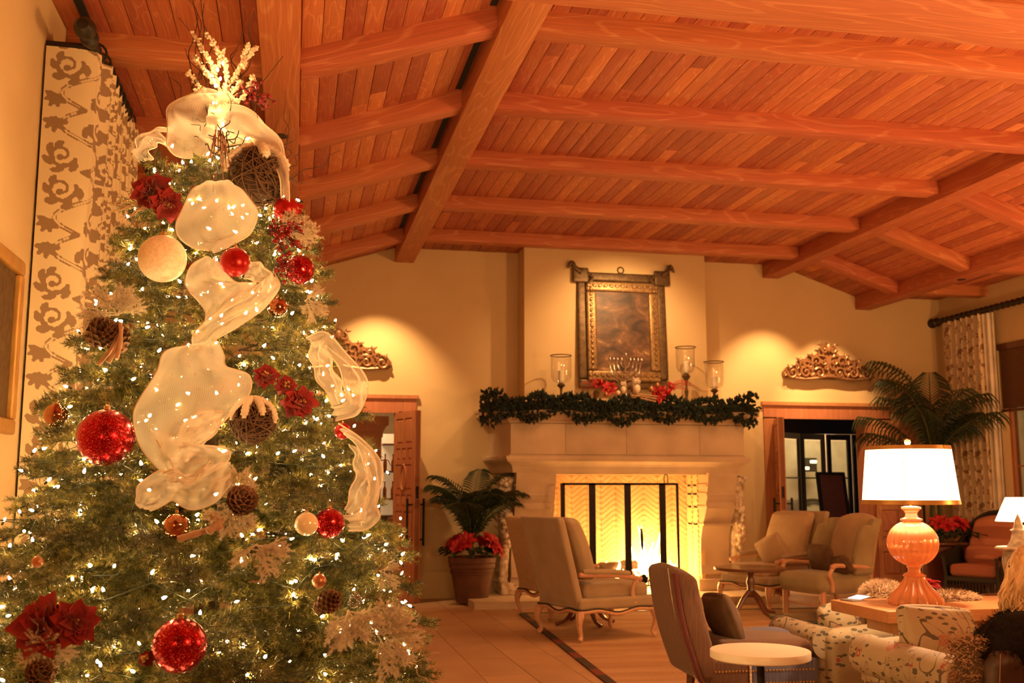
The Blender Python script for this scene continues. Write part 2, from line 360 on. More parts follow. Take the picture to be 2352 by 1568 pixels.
def mat_paint():
    m, nt, bs, _ = new_mat('old_mirror'); v = coords(nt, (1, 1, 1.6))
    n = noise(nt, v, 3.2, 7, .4, .62); c = ramp(nt, n, [(.36, (.022, .010, .006)), (.5, (.085, .036, .017)), (.60, (.17, .08, .035)), (.70, (.55, .33, .17))])
    nt.links.new(c, bs.inputs['Base Color']); bs.inputs['Roughness'].default_value = .5; MAT['old_mirror'] = m
mat_paint()

# ------------------------------------------------------------------ mesh helpers
def xf(loc=(0, 0, 0), rot=(0, 0, 0), sc=(1, 1, 1)):
    return Matrix.Translation(loc) @ Euler(rot).to_matrix().to_4x4() @ Matrix.Diagonal((*sc, 1))
class MB:
    def __init__(s): s.v = []; s.f = []; s.uv = None; s.mi = []
    def add(s, vs, fs, m=None, mi=0):
        o = len(s.v)
        if m is not None: vs = [m @ Vector(v) for v in vs]
        s.v += [tuple(v) for v in vs]; s.f += [tuple(i+o for i in f) for f in fs]; s.mi += [mi]*len(fs); return s
    def box(s, c, d, rot=(0, 0, 0), mi=0, taper=None):
        x, y, z = (a/2 for a in d); tx, ty = taper or (1, 1)
        vs = [(-x*tx, -y*ty, -z), (x*tx, -y*ty, -z), (x*tx, y*ty, -z), (-x*tx, y*ty, -z), (-x, -y, z), (x, -y, z), (x, y, z), (-x, y, z)]
        return s.add(vs, [(0, 3, 2, 1), (4, 5, 6, 7), (0, 1, 5, 4), (1, 2, 6, 5), (2, 3, 7, 6), (3, 0, 4, 7)], xf(c, rot), mi)
    def bbox(s, a, b, mi=0): return s.box([(p+q)/2 for p, q in zip(a, b)], [abs(q-p) for p, q in zip(a, b)], mi=mi)
    def rbox(s, c, d, r=.03, seg=3, puff=0.0, flat=4, rot=(0, 0, 0), mi=0, fn=None):
        h = [a/2 for a in d]; r = min(r, min(h)*.999)
        def ts(k):
            e = (h[k]-r)/h[k]; arc = [e+(1-e)*math.tan(PI/4*i/seg) for i in range(1, seg+1)]
            mid = [-e+2*e*i/flat for i in range(flat+1)]
            return [-a for a in reversed(arc)]+mid+arc
        T = [ts(0), ts(1), ts(2)]; M = xf(c, rot)
        for ax in range(3):
            u, w_ = [(1, 2), (2, 0), (0, 1)][ax]
            for sg in (-1, 1):
                vs = []; 
                for a in T[u]:
                    for b in T[w_]:
                        q = [0, 0, 0]; q[ax] = sg*h[ax]; q[u] = a*h[u]; q[w_] = b*h[w_]
                        inn = [max(-(h[i]-r), min(h[i]-r, q[i])) for i in range(3)]
                        dv = Vector([q[i]-inn[i] for i in range(3)])
                        dv = dv.normalized()*r if dv.length > 1e-9 else dv
                        p = Vector(inn)+dv
                        if puff: p[ax] += sg*puff*(1-min(1, abs(a))**2)*(1-min(1, abs(b))**2)*min(1, min(h[u], h[w_])/max(.05, h[ax])*.8)
                        if fn: p = Vector(fn(p))
                        vs.append(p)
                n = len(T[w_]); fs = []
                for i in range(len(T[u])-1):
                    for j in range(n-1):
                        k = i*n+j; f = (k, k+n, k+n+1, k+1)
                        fs.append(f if sg > 0 else f[::-1])
                s.add(vs, fs, M, mi)
        return s
    def lathe(s, prof, seg=24, c=(0, 0, 0), rot=(0, 0, 0), flute=None, sc=(1, 1, 1), mi=0, cap=True):
        vs = []; n = len(prof)
        for k in range(seg):
            a = 2*PI*k/seg
            for (r, z) in prof:
                rr = r*(flute(a, z) if flute else 1); vs.append((rr*math.cos(a), rr*math.sin(a), z))
        fs = [(k*n+i, ((k+1) % seg)*n+i, ((k+1) % seg)*n+i+1, k*n+i+1) for k in range(seg) for i in range(n-1)]
        if cap:
            if prof[0][0] > 1e-6: fs.append(tuple(k*n for k in reversed(range(seg))))
            if prof[-1][0] > 1e-6: fs.append(tuple(k*n+n-1 for k in range(seg)))
        return s.add(vs, fs, xf(c, rot, sc), mi)
    def sphere(s, c, r, seg=16, rings=10, sc=(1, 1, 1), rot=(0, 0, 0), mi=0):
        return s.lathe([(r*math.sin(PI*i/rings)+1e-5, -r*math.cos(PI*i/rings)) for i in range(rings+1)], seg, c, rot, sc=sc, mi=mi, cap=False)
    def tube(s, pts, rad, seg=6, mi=0, flat=1.0, cap=True):
        pts = [Vector(p) for p in pts]; n = len(pts)
        rr = rad if isinstance(rad, (list, tuple)) else [rad]*n
        t0 = (pts[1]-pts[0]).normalized(); up = Vector((0, 0, 1)) if abs(t0.z) < .9 else Vector((1, 0, 0))
        a = t0.cross(up).normalized(); vs = []
        for i, p in enumerate(pts):
            t = (pts[min(i+1, n-1)]-pts[max(i-1, 0)]).normalized()
            a = (a-t*a.dot(t)); a = a.normalized() if a.length > 1e-6 else t.orthogonal().normalized()
            b = t.cross(a)
            for k in range(seg):
                an = 2*PI*k/seg; vs.append(p+(a*math.cos(an)+b*math.sin(an)*flat)*rr[i])
        fs = [(i*seg+k, i*seg+(k+1) % seg, (i+1)*seg+(k+1) % seg, (i+1)*seg+k) for i in range(n-1) for k in range(seg)]
        if cap: fs += [tuple(reversed(range(seg))), tuple((n-1)*seg+k for k in range(seg))]
        return s.add(vs, fs, None, mi)
    def prism(s, poly, a, b, axis=2, mi=0, bev=0):
        """polygon (2d) extruded along an axis from a to b"""
        n = len(poly); o = {0: (1, 2), 1: (0, 2), 2: (0, 1)}[axis]; vs = []
        for h in (a, b):
            for p in poly:
                q = [0, 0, 0]; q[axis] = h; q[o[0]] = p[0]; q[o[1]] = p[1]; vs.append(q)
        fs = [(i, (i+1) % n, n+(i+1) % n, n+i) for i in range(n)]+[tuple(reversed(range(n))), tuple(n+i for i in range(n))]
        return s.add(vs, fs, None, mi)
    def grid(s, fn, nu, nv, mi=0, uv=False):
        vs = [fn(i/(nu-1), j/(nv-1)) for i in range(nu) for j in range(nv)]
        fs = [(i*nv+j, (i+1)*nv+j, (i+1)*nv+j+1, i*nv+j+1) for i in range(nu-1) for j in range(nv-1)]
        if uv: s.uv = [(i/(nu-1), j/(nv-1)) for i in range(nu) for j in range(nv)]
        return s.add(vs, fs, None, mi)
    def mesh(s, name, mats, smooth=35):
        me = bpy.data.meshes.new(name); me.from_pydata(s.v, [], s.f); me.update()
        mats = [mats] if isinstance(mats, str) else mats
        for m in mats: me.materials.append(MAT[m])
        if len(mats) > 1: me.polygons.foreach_set('material_index', s.mi)
        if s.uv:
            ul = me.uv_layers.new(name='UVMap'); idx = np.empty(len(me.loops), dtype=np.int32); me.loops.foreach_get('vertex_index', idx)
            ul.data.foreach_set('uv', np.array(s.uv, dtype=np.float32)[idx].ravel())
        if smooth:
            me.polygons.foreach_set('use_smooth', [True]*len(me.polygons))
            if smooth < 180: me.set_sharp_from_angle(angle=R(smooth))
        fix_normals(me)
        return me
    def build(s, name, mats, parent=None, smooth=35, **k):
        return link(name, s.mesh(name, mats, smooth), parent, **k)
def fix_normals(me):
    pass
def link(name, me, parent=None, loc=None, rot=None, label=None, kind=None, cat=None, group=None):
    o = bpy.data.objects.new(name, me); COL.objects.link(o)
    if parent: o.parent = parent
    if loc is not None: o.location = loc
    if rot is not None: o.rotation_euler = rot
    if label: o['label'] = label
    if kind: o['kind'] = kind
    if cat: o['category'] = cat
    if group: o['group'] = group
    return o
def thing(name, label, cat, loc=(0, 0, 0), rz=0.0, group=None, rot=None, sc=None):
    o = link(name, None, None, loc, rot or (0, 0, rz), label, None, cat, group)
    if sc: o.scale = (sc,)*3 if isinstance(sc, (int, float)) else sc
    return o
def struct(name, mb, m, parent=None, smooth=35, **k):
    o = mb.build(name, m, parent, smooth, **k)
    if not parent: o['kind'] = 'structure'
    return o
def sempty(name, loc=(0, 0, 0)):
    o = link(name, None, None, loc); o['kind'] = 'structure'; return o
def cr(pts, n):
    """Catmull-Rom through points, n samples"""
    P = [Vector(p) for p in pts]; P = [P[0]*2-P[1]]+P+[P[-1]*2-P[-2]]; out = []; m = len(P)-3
    for i in range(n):
        t = i/(n-1)*m; k = min(int(t), m-1); t -= k; a, b, c, d = P[k:k+4]
        out.append(.5*((2*b)+(c-a)*t+(2*a-5*b+4*c-d)*t*t+(3*b-a-3*c+d)*t**3))
    return out
def copy_tree(o, parent=None):
    c = o.copy(); COL.objects.link(c); c.parent = parent
    for ch in o.children: copy_tree(ch, c)
    return c
def arc(cx, cz, r, a0, a1, n): return [(cx+r*math.cos(R(a0+(a1-a0)*i/(n-1))), cz+r*math.sin(R(a0+(a1-a0)*i/(n-1)))) for i in range(n)]

# ================================================================== ROOM
XL, XR, YB, YF = -1.52, 9.92, 14.57, -3.5
XA0, XA1, XB0, XB1, XC0, XC1, XD0, XD1 = 1.33, 1.60, 6.94, 7.20, 8.47, 8.73, -.28, -.03
ZM, ZS, ZT = 4.88, 4.44, 5.1
def ceil_z(x):
    if x < XD1: return ZS
    if x < XA0: return ZS+(ZM-ZS)*(x-XD1)/(XA0-XD1)
    if x <= XB1: return ZM
    if x < XC0: return ZM-(ZM-ZS)*(x-XB1)/(XC0-XB1)
    return ZS
# floor: slab with each tile laid on it
m = MB().bbox((-4, YF, -.1), (13, 24, -.008)); floor = struct('floor', m, 'grout')
tm = MB().bbox((-.1965, -.4365, -.01), (.1965, .4365, .01)).mesh('tile', 'tile', 0)
rest = MB()
for i in range(-4, 26):
    x = i*.40+.13
    if x > XR+.2 or x < XL-.1: continue
    for j in range(-4, 18):
        y = j*.88+(.44 if i % 2 else 0)+.2
        if y > YB+.4: continue
        tilt = rnd.uniform(-.0008, .0008)
        if .2 < x < 4.2 and 7.0 < y < 15:
            link('tile', tm, floor, (x, y, -.010+tilt))
        elif y < YB-.4: rest.box((x, y, -.010+tilt), (.393, .873, .02))
o = rest.build('outer_tiles', 'tile', floor, 0); o['kind'] = 'stuff'
# ceiling: boards running the length of the room between the beams
slab = MB()
prof = [(XL-.1, ZS+.03), (XD1, ZS+.03), (XA0, ZM+.03), (XB1, ZM+.03), (XC0, ZS+.03), (XR+.1, ZS+.03)]
slab.prism(prof+[(XR+.1, ZT+.3), (XL-.1, ZT+.3)], YF, YB+.1, 1)
ceiling = struct('ceiling', slab, 'ceiling_wood')
def planks(x0, x1, zf0, zf1, n):
    w_ = math.hypot(x1-x0, zf1-zf0)/n; an = math.atan2(zf1-zf0, x1-x0)
    L = 4.6
    me = MB().rbox((0, 0, 0), (w_-.004, L-.003, .03), .005, 1, flat=1).mesh('plank', 'ceiling_wood', 30)
    for i in range(n):
        t = (i+.5)/n; x = x0+(x1-x0)*t; z = zf0+(zf1-zf0)*t
        y = 1.4-rnd.random()*3.6
        while y < YB:
            l = min(L, YB-y)
            o = link('plank', me, ceiling, (x, y+l/2, z+.016+rnd.uniform(-.0015, .0015)), (0, -an, 0)); o.scale.y = l/L
            y += L
planks(XL, XD0+.02, ZS, ZS, 9); planks(XD1, XA0, ZS, ZM, 10); planks(XA1-.02, XB0+.02, ZM, ZM, 40); planks(XB1, XC0, ZM, ZS, 9); planks(XC1-.02, XR, ZS, ZS, 8)
# beams
def beam(name, a, b, mat, parent=None):
    m = MB(); c = [(p+q)/2 for p, q in zip(a, b)]; m.rbox((0, 0, 0), [q-p for p, q in zip(a, b)], .008, 1, flat=1)
    o = m.build(name, mat, None, 30, loc=c); o['kind'] = 'structure'; return o
beam('trim_1', (XA0, YF, 4.67), (XA1, YB, 4.93), 'beam_wood_long')
beam('trim_2', (XB0, YF, 4.67), (XB1, YB, 4.93), 'beam_wood_long')
beam('trim_3', (XC0, YF, 4.235), (XC1, YB, 4.52), 'beam_wood_long')
beam('trim_4', (XD0, YF, 4.235), (XD1, YB, 4.52), 'beam_wood_long')
RY = [2.0, 3.55, 7.08, 8.67, 10.26, 11.93, 13.57]
k = 5
for y in RY:
    y0, y1 = y-.2, y
    beam('trim_%d' % k, (XA1, y0, 4.735), (XB0, y1, 4.90), 'beam_wood_cross'); k += 1
    beam('trim_%d' % k, (XL, y0, 4.29), (XD0, y1, 4.46), 'beam_wood_cross'); k += 1
    beam('trim_%d' % k, (XC1, y0, 4.29), (XR, y1, 4.46), 'beam_wood_cross'); k += 1
    for (xa, xb, za, zb) in ((XD1, XA0, ZS, ZM), (XB1, XC0, ZM, ZS)):
        L = math.hypot(xb-xa, zb-za)+.04; an = math.atan2(zb-za, xb-xa)
        m = MB().rbox((0, 0, 0), (L, .2, .17), .008, 1, flat=1)
        o = m.build('trim_%d' % k, 'beam_wood_cross', None, 30, loc=((xa+xb)/2, (y0+y1)/2, (za+zb)/2-.07), rot=(0, -an, 0)); o['kind'] = 'structure'; k += 1
beam('trim_%d' % k, (XL, 4.92, 4.22), (XR, 5.46, 4.60), 'beam_wood_cross'); k += 1
# lighting slots beside the long beams, their inner shade painted as black strips
for (x, y0, y1, z) in [(XA0-.045, a+.05, b-.25, ceil_z(XA0-.04)) for a, b in zip(RY[1:-1], RY[2:])]+[(XL+.16, a+.05, b-.25, ZS) for a, b in zip(RY[1:-1], RY[2:])]:
    m = MB().bbox((x-.025, y0, z-.012), (x+.025, y1, z+.01)); struct('trim_%d' % k, m, 'slot_shade', smooth=0); k += 1
# recessed spot in the underside of the right beam and on the left beam
for (x, y, z) in ((XC0+.13, 12.1, 4.232), (XD0+.12, 8.1, 4.232)):
    t = thing('recessed_spot', 'small dark spotlight recess under the right long beam' if x > 2 else 'small dark spotlight recess under the wide beam behind the tree', 'spotlight', (x, y, z))
    MB().lathe([(.05, -.006), (.055, -.002), (.055, .0), (.04, .0)], 20).build('rim', 'rod_bronze', t)
    MB().lathe([(.04, -.003), (.0001, -.003)], 20, cap=False).build('lens', 'black_iron', t)
# walls
def wall(name, boxes, mat='plaster'):
    m = MB()
    for a, b in boxes: m.bbox(a, b)
    return struct(name, m, mat, smooth=0)
D1 = (-.35, 1.45, 2.55); D2 = (7.05, 8.60, 2.55)   # door openings
wall('wall_back', [((XL-.2, YB, 0), (D1[0], YB+.3, ZT)), ((D1[0], YB, D1[2]), (D1[1], YB+.3, ZT)), ((D1[1], YB, 0), (D2[0], YB+.3, ZT)), ((D2[0], YB, D2[2]), (D2[1], YB+.3, ZT)), ((D2[1], YB, 0), (XR+.2, YB+.3, ZT))])
# left wall with a tall window beyond the curtain
WL = (7.9, 11.6, .3, 3.7)
wall('wall_left', [((XL-.25, YF, 0), (XL, WL[0], ZT)), ((XL-.25, WL[1], 0), (XL, YB+.3, ZT)), ((XL-.25, WL[0], 0), (XL, WL[1], WL[2])), ((XL-.25, WL[0], WL[3]), (XL, WL[1], ZT))])
WR = (9.4, 13.25, .95, 3.55)
wall('wall_right', [((XR, YF, 0), (XR+.25, WR[0], ZT)), ((XR, WR[1], 0), (XR+.25, YB+.3, ZT)), ((XR, WR[0], 0), (XR+.25, WR[1], WR[2])), ((XR, WR[0], WR[3]), (XR+.25, WR[1], ZT))])
wall('wall_front', [((XL-.25, YF-.2, 0), (XR+.25, YF, ZT))])
def window(n, x, y0, y1, z0, z1, sgn, panes):
    w_ = sempty('window_%d' % n, (x, (y0+y1)/2, z0)); h = z1-z0; hw = (y1-y0)/2; xo = sgn*.06
    m = MB()
    for s in (-1, 1): m.bbox((xo-.05, s*hw-.05*(s > 0)-.0, 0), (xo+.05, s*hw+.05*(s < 0), h))
    m.bbox((xo-.05, -hw, 0), (xo+.05, hw, .06)); m.bbox((xo-.05, -hw, h-.06), (xo+.05, hw, h)); m.build('window_frame', 'door_wood', w_, 0)
    for i in range(1, panes): MB().bbox((xo-.02, -hw+2*hw*i/panes-.015, .06), (xo+.02, -hw+2*hw*i/panes+.015, h-.06)).build('glazing_bar', 'door_wood', w_, 0)
    for zz in (.33, .66): MB().bbox((xo-.015, -hw+.05, h*zz-.012), (xo+.015, hw-.05, h*zz+.012)).build('glazing_bar', 'door_wood', w_, 0)
    MB().bbox((xo-.004, -hw+.05, .06), (xo+.004, hw-.05, h-.06)).build('pane', 'window_glass', w_, 0)
    return w_
window(1, XL-.12, WL[0], WL[1], WL[2], WL[3], -1, 4)
wr = window(2, XR+.12, WR[0], WR[1], WR[2], WR[3], 1, 5)
# trims over the left windows
beam('trim_%d' % k, (XL, 7.85, 3.7), (XL+.06, 11.7, 3.9), 'beam_wood_long'); k += 1
# bamboo blind in the right window: slats
t = thing('bamboo_blind', 'brown woven bamboo blind in the window at the far right', 'blind', (XR+.02, (WR[0]+WR[1])/2, 2.62))
hw = (WR[1]-WR[0])/2
MB().bbox((-.03, -hw+.02, .84), (.03, hw-.02, .93)).build('head_rail', 'dark_wood', t)
sm = MB().bbox((-.006, -hw+.04, -.0095), (.006, hw-.04, .0095)).mesh('slat', 'bamboo', 0)
for i in range(40): link('slat', sm, t, (0, 0, .83-i*.021), (0, .5, 0))
MB().bbox((-.02, -hw+.03, -.05), (.02, hw-.03, -.012)).build('bottom_rail', 'dark_wood', t)
# skirting
for (a, b) in ((D1[1]+.2, 3.0), (6.1, D2[0]-.18), (D2[1]+.3, XR)):
    m = MB().bbox((a, YB-.025, 0), (b, YB, .34)); m.bbox((a, YB-.035, .33), (b, YB, .36)); struct('baseboard_back' if a < 2 else ('baseboard_back_middle' if a < 7 else 'baseboard_back_right'), m, 'plaster', smooth=0)
m = MB().bbox((XL, YF, 0), (XL+.02, YB, .34)); struct('baseboard_left', m, 'plaster', smooth=0)
m = MB().bbox((XR-.02, YF, 0), (XR, YB, .34)); struct('baseboard_right', m, 'plaster', smooth=0)
# chimney breast
m = MB().bbox((3.12, 14.15, 2.3), (5.83, YB, 4.9)); struct('wall_chimney', m, 'plaster', smooth=0)

# ---------------------------------------------------------------- doors
def door_frame(n, x0, x1, z, fx0, fx1, ztop):
    d = sempty('door_%d' % n, (0, YB, 0))
    MB().bbox((fx0, -.03, z-.02), (fx1, .04, ztop)).build('lintel', 'door_wood', d, 30)
    MB().bbox((fx0-.03, -.06, ztop-.03), (fx1+.03, .02, ztop+.02)).build('cornice', 'door_wood', d, 30)
    for a, b in ((fx0, x0+.03), (x1-.03, fx1)): MB().bbox((a, -.03, 0), (b, .32, z)).build('jamb', 'door_wood', d, 30)
    return d
door_frame(1, D1[0], D1[1], 2.55, -.55, 1.66, 2.76)
door_frame(2, D2[0], D2[1], 2.55, 6.87, 8.95, 2.76)
def door_leaf(label, hinge, ang, W, H, T=.09, flip=1):
    """leaf with raised coffers; local x from the hinge, faces at +-T/2"""
    t = thing('panelled_door', label, 'door', hinge, ang)
    body = MB().bbox((0, -T/2+.012, .01), (W, T/2-.012, H)).build('core_board', 'door_wood', t, 0)
    st = MB()
    rows = [(2, .42, 0), (3, .20, 0), (2, .42, 1), (3, .20, 0), (2, .42, 0), (3, .20, 0), (2, .42, 0)]
    gap = .055; tot = sum(r[1] for r in rows)+gap*(len(rows)-1); z = H-.09
    hh = (H-.09-.22-gap*(len(rows)-1))/sum(r[1] for r in rows)
    st.bbox((0, -T/2, .01), (.07, T/2, H)); st.bbox((W-.09, -T/2, .01), (W, T/2, H)); st.bbox((.07, -T/2, H-.09), (W-.09, T/2, H)); st.bbox((.07, -T/2, .01), (W-.09, T/2, .22))
    for (n, h, oval) in rows:
        h *= hh; iw = W-.16; pw = (iw-(n-1)*.045)/n
        if z-h > .25: st.bbox((.07, -T/2, z-h-gap), (W-.09, T/2, z-h))
        for i in range(n):
            x0 = .07+i*(pw+.045)
            if i: st.bbox((x0-.045, -T/2, z-h), (x0, T/2, z))
            for s in (-1, 1):
                p = MB(); y0, y1, y2 = s*(T/2-.014), s*(T/2-.004), s*(T/2+.004)
                a, b, c_, d_ = x0+.012, x0+pw-.012, z-h+.012, z-.012; e = .022
                vs = [(a, y0, c_), (b, y0, c_), (b, y0, d_), (a, y0, d_), (a+e, y1, c_+e), (b-e, y1, c_+e), (b-e, y1, d_-e), (a+e, y1, d_-e)]
                fs = [(0, 1, 5, 4), (1, 2, 6, 5), (2, 3, 7, 6), (3, 0, 4, 7), (4, 5, 6, 7)]
                if s < 0: fs = [f[::1] for f in fs]
                p.add(vs, fs); p.build('coffer', 'door_wood', t, 0)
        if oval:
            for s in (-1, 1):
                MB().tube([(.07+iw/2+.085*math.cos(a), s*(T/2+.003), z-h/2+.17*math.sin(a)) for a in [2*PI*i/28 for i in range(29)]], .013, 6).build('oval_moulding', 'door_wood', t)
        z -= h+gap
    st.build('rails_and_stiles', 'door_wood', t, 0)
    for s in (-1, 1):
        hd = MB().tube([(W-.045, s*(T/2+.075), .74), (W-.045, s*(T/2+.075), 1.36)], .016, 10)
        hd = hd.build('pull_handle', 'black_iron', t)
        for zz in (.82, 1.28): MB().tube([(W-.045, s*T/2, zz), (W-.045, s*(T/2+.075), zz)], .011, 8).build('handle_post', 'black_iron', hd)
    MB().bbox((W-.001, -.018, 1.36), (W+.003, .018, 1.52)).build('lock_plate', 'black_iron', t)
    return t
door_leaf('open coffered wooden door with black pull handles beside the tree', (1.40, 14.60, 0), math.atan2(13.98-14.60, 1.62-1.40), .66, 2.53)
door_leaf('open coffered wooden door seen edge-on left of the far right doorway', (7.05, 14.50, 0), R(-111), .70, 2.50)
door_leaf('coffered wooden door folded back right of the far right doorway', (8.62, 14.48, 0), R(-28), .70, 2.50)

# ---------------------------------------------------------------- rooms beyond the doors
m = MB().bbox((-4, 20, 0), (13, 20.2, 3.6)); m.bbox((-4, YB+.3, 3.3), (13, 20, 3.4)); m.bbox((4.0, YB+.3, 0), (4.2, 20, 3.4)); m.bbox((-2.6, YB+.3, 0), (-2.4, 20, 3.4)); m.bbox((12.6, YB+.3, 0), (12.8, 20, 3.4))
struct('wall_far_room', m, 'far_wall', smooth=0)
lamp('far_room_lamp', 'POINT', (1.0, 17.2, 2.9), 45, (1, .62, .3), .3)
lamp('far_room_lamp', 'POINT', (10.2, 18.7, 2.7), 130, (1, .72, .45), .3)
# left far room: wooden pillar, glowing shelf, chairs, bar counter
t = thing('wooden_pillar', 'square wooden pillar with moulded capital through the left doorway', 'pillar', (1.02, 15.95, 0))
MB().bbox((-.34, -.2, 0), (.26, .2, 2.25)).build('shaft', 'door_wood', t, 0)
m = MB(); m.bbox((-.36, -.22, 2.25), (.28, .22, 2.33)); m.prism([(-.36, 2.33), (.28, 2.33), (.34, 2.43), (-.42, 2.43)], -.26, .26, 1); m.bbox((-.44, -.28, 2.43), (.36, .28, 2.56)); m.build('capital', 'door_wood', t, 0)
t = thing('lit_bar_shelf', 'glowing bar shelf with glass bottles behind the wooden pillar', 'shelf', (1.75, 17.6, 0))
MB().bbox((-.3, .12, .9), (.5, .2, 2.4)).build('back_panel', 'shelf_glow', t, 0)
MB().bbox((-.35, -.1, 0), (.55, .2, .9)).build('cabinet', 'dark_wood', t, 0)
for z in (1.3, 1.75, 2.2): MB().bbox((-.3, -.1, z), (.5, .12, z+.03)).build('shelf_board', 'dark_wood', t, 0)
bp = None
for z in (1.33, 1.78):
    for i in range(6):
        if bp is None:
            bp = thing('bottle', 'small glass bottle on the glowing bar shelf beyond the left doorway', 'bottle', group='bottles on the lit bar shelf')
            MB().lathe([(.03, 0), (.033, .02), (.033, .15), (.012, .2), (.012, .26)], 10).build('glass_body', 'copper_glass', bp); MB().lathe([(.013, .26), (.013, .28)], 8).build('cap', 'black_iron', bp); o = bp
        else: o = copy_tree(bp)
        o.location = (1.5+i*.13, 17.6, z)
def simple_chair(label, loc, rz, mat, cat='chair', name='lounge_chair', w_=.6, hb=.82, grp=None):
    t = thing(name, label, cat, loc, rz, grp)
    MB().rbox((0, 0, .42), (w_, .58, .14), .05, 3, .02).build('seat_cushion', mat, t)
    MB().rbox((0, .28, hb*.5+.2), (w_, .12, hb-.36), .055, 3, .02, rot=(-.12, 0, 0)).build('backrest', mat, t)
    for x in (-1, 1):
        for y in (-1, 1): MB().tube([(x*(w_/2-.05), y*.24, .36), (x*(w_/2-.04), y*.25, 0)], [.022, .014], 8).build('leg', 'dark_wood', t)
    return t
simple_chair('tan low-backed chair just inside the left doorway', (1.02, 15.15, 0), R(200), 'far_lounge_chair', hb=.98)
simple_chair('yellow-lit tan chair further inside the left doorway', (1.72, 16.2, 0), R(175), 'far_lounge_chair', hb=1.05)
t = thing('console_counter', 'dark counter with folded napkins inside the left doorway', 'counter', (1.25, 17.0, 0))
MB().bbox((-.5, -.25, 1.02), (.35, .25, 1.07)).build('worktop', 'dark_wood', t); MB().bbox((-.46, -.22, 0), (.32, .22, 1.02)).build('cabinet_body', 'black_lacquer', t)
t = thing('shaded_lamp', 'small cream shaded lamp on the dark counter inside the left doorway', 'lamp', (1.12, 16.95, 1.07))
MB().lathe([(.06, 0), (.02, .03), (.03, .15), (.012, .28)], 14).build('lamp_base', 'copper_matte', t); MB().lathe([(.13, .26), (.08, .44)], 18, cap=False).build('lamp_shade', 'lit_shade', t)

# right far room: steel glazed doors, planting and lit wall beyond
def steel_door(label, x0, x1, y0, y1, H=2.45, rows=3, fw=.07):
    t = thing('glazed_steel_door', label, 'door', (x0, y0, 0), math.atan2(y1-y0, x1-x0)); W = math.hypot(x1-x0, y1-y0)
    fr = MB(); fr.bbox((0, -.025, 0), (fw, .025, H)); fr.bbox((W-fw, -.025, 0), (W, .025, H)); fr.bbox((fw, -.025, H-.1), (W-fw, .025, H)); fr.bbox((fw, -.025, 0), (W-fw, .025, .32)); fr.build('door_frame', 'black_lacquer', t, 0)
    for i in range(1, rows): 
        z = .32+(H-.42)*i/rows; MB().bbox((fw, -.012, z-.012), (W-fw, .012, z+.012)).build('glazing_bar', 'black_lacquer', t, 0)
    for i in range(rows):
        z0 = .32+(H-.42)*i/rows; z1 = .32+(H-.42)*(i+1)/rows; MB().bbox((fw, -.003, z0+.012), (W-fw, .003, z1-.012)).build('pane', 'window_glass', t, 0)
    return t
def px(x, Y): return at(x, 1000, Y).x
steel_door('black steel glazed door through the far doorway, leftmost leaf', px(1778, 16.6), px(1836, 17.1), 16.6, 17.1)
steel_door('black steel glazed door second from the left through the far doorway', px(1838, 17.1), px(1892, 17.3), 17.1, 17.3)
steel_door('black steel glazed door third from the left through the far doorway', px(1898, 17.3), px(1952, 17.3), 17.3, 17.3)
steel_door('black steel glazed door at the right side of the far doorway', px(1956, 17.3), px(2012, 17.3), 17.3, 17.3)
m = MB().bbox((px(1760, 17), 17.35, 2.46), (px(2030, 17.35), 17.5, 3.3)); struct('trim_glazing_header', m, 'black_lacquer', smooth=0)
t = thing('framed_board', 'dark framed display board on an easel in front of the glazed doors', 'board', (px(1908, 16.3), 16.3, 0), R(12))
MB().box((0, 0, 1.22), (.50, .03, 1.0), (-.12, 0, 0)).build('board', 'dark_wood', t, 0)
m = MB(); 
for s in (-1, 1): m.box((s*.27, -.01, 1.22), (.05, .05, 1.06), (-.12, 0, 0))
m.box((0, .05, 1.74), (.58, .05, .05)); m.box((0, -.07, .70), (.58, .07, .05)); m.build('frame', 'black_lacquer', t, 0)
for s in (-1, 1): MB().tube([(s*.22, 0, .8), (s*.3, -.12, 0)], .018, 6).build('leg', 'black_lacquer', t)
MB().tube([(0, .05, 1.7), (0, .55, 0)], .018, 6).build('leg', 'black_lacquer', t)
t = thing('ceiling_light', 'two bright lights beyond the glazed doors', 'light', (px(1866, 19.5), 19.5, 2.02))
MB().rbox((-.0, 0, .0), (.14, .05, .06), .02).build('lamp_glass', 'outside_light', t); MB().rbox((-.17, 0, -.13), (.14, .05, .06), .02).build('lamp_glass', 'outside_light', t); MB().bbox((-.2, .05, -.2), (.1, .07, .08)).build('bracket', 'black_iron', t)
simple_chair('tan sofa beyond the right doorway behind a side table', (px(1925, 15.6), 15.7, 0), R(180), 'far_lounge_chair', 'sofa', 'small_sofa', 1.3, .95)
o = MB().rbox((0, 0, 0), (.42, .16, .40), .07, 3, .03).build('cushion', 'striped_cloth', None, loc=(px(1875, 15.3), 15.25, .72), rot=(-.25, 0, .1), label='striped cushion beyond the doorway between the two right armchairs', cat='cushion')
t = thing('side_table', 'thin dark-legged side table beyond the doorway under the striped cushion', 'table', (px(1876, 14.9), 14.9, 0))
MB().rbox((0, 0, .60), (.5, .4, .03), .01, 1).build('table_top', 'table_white', t)
for s in (-1, 1):
    for q in (-1, 1): MB().tube([(s*.14, q*.14, .59), (s*.2, q*.16, 0)], .012, 6).build('leg', 'black_iron', t)

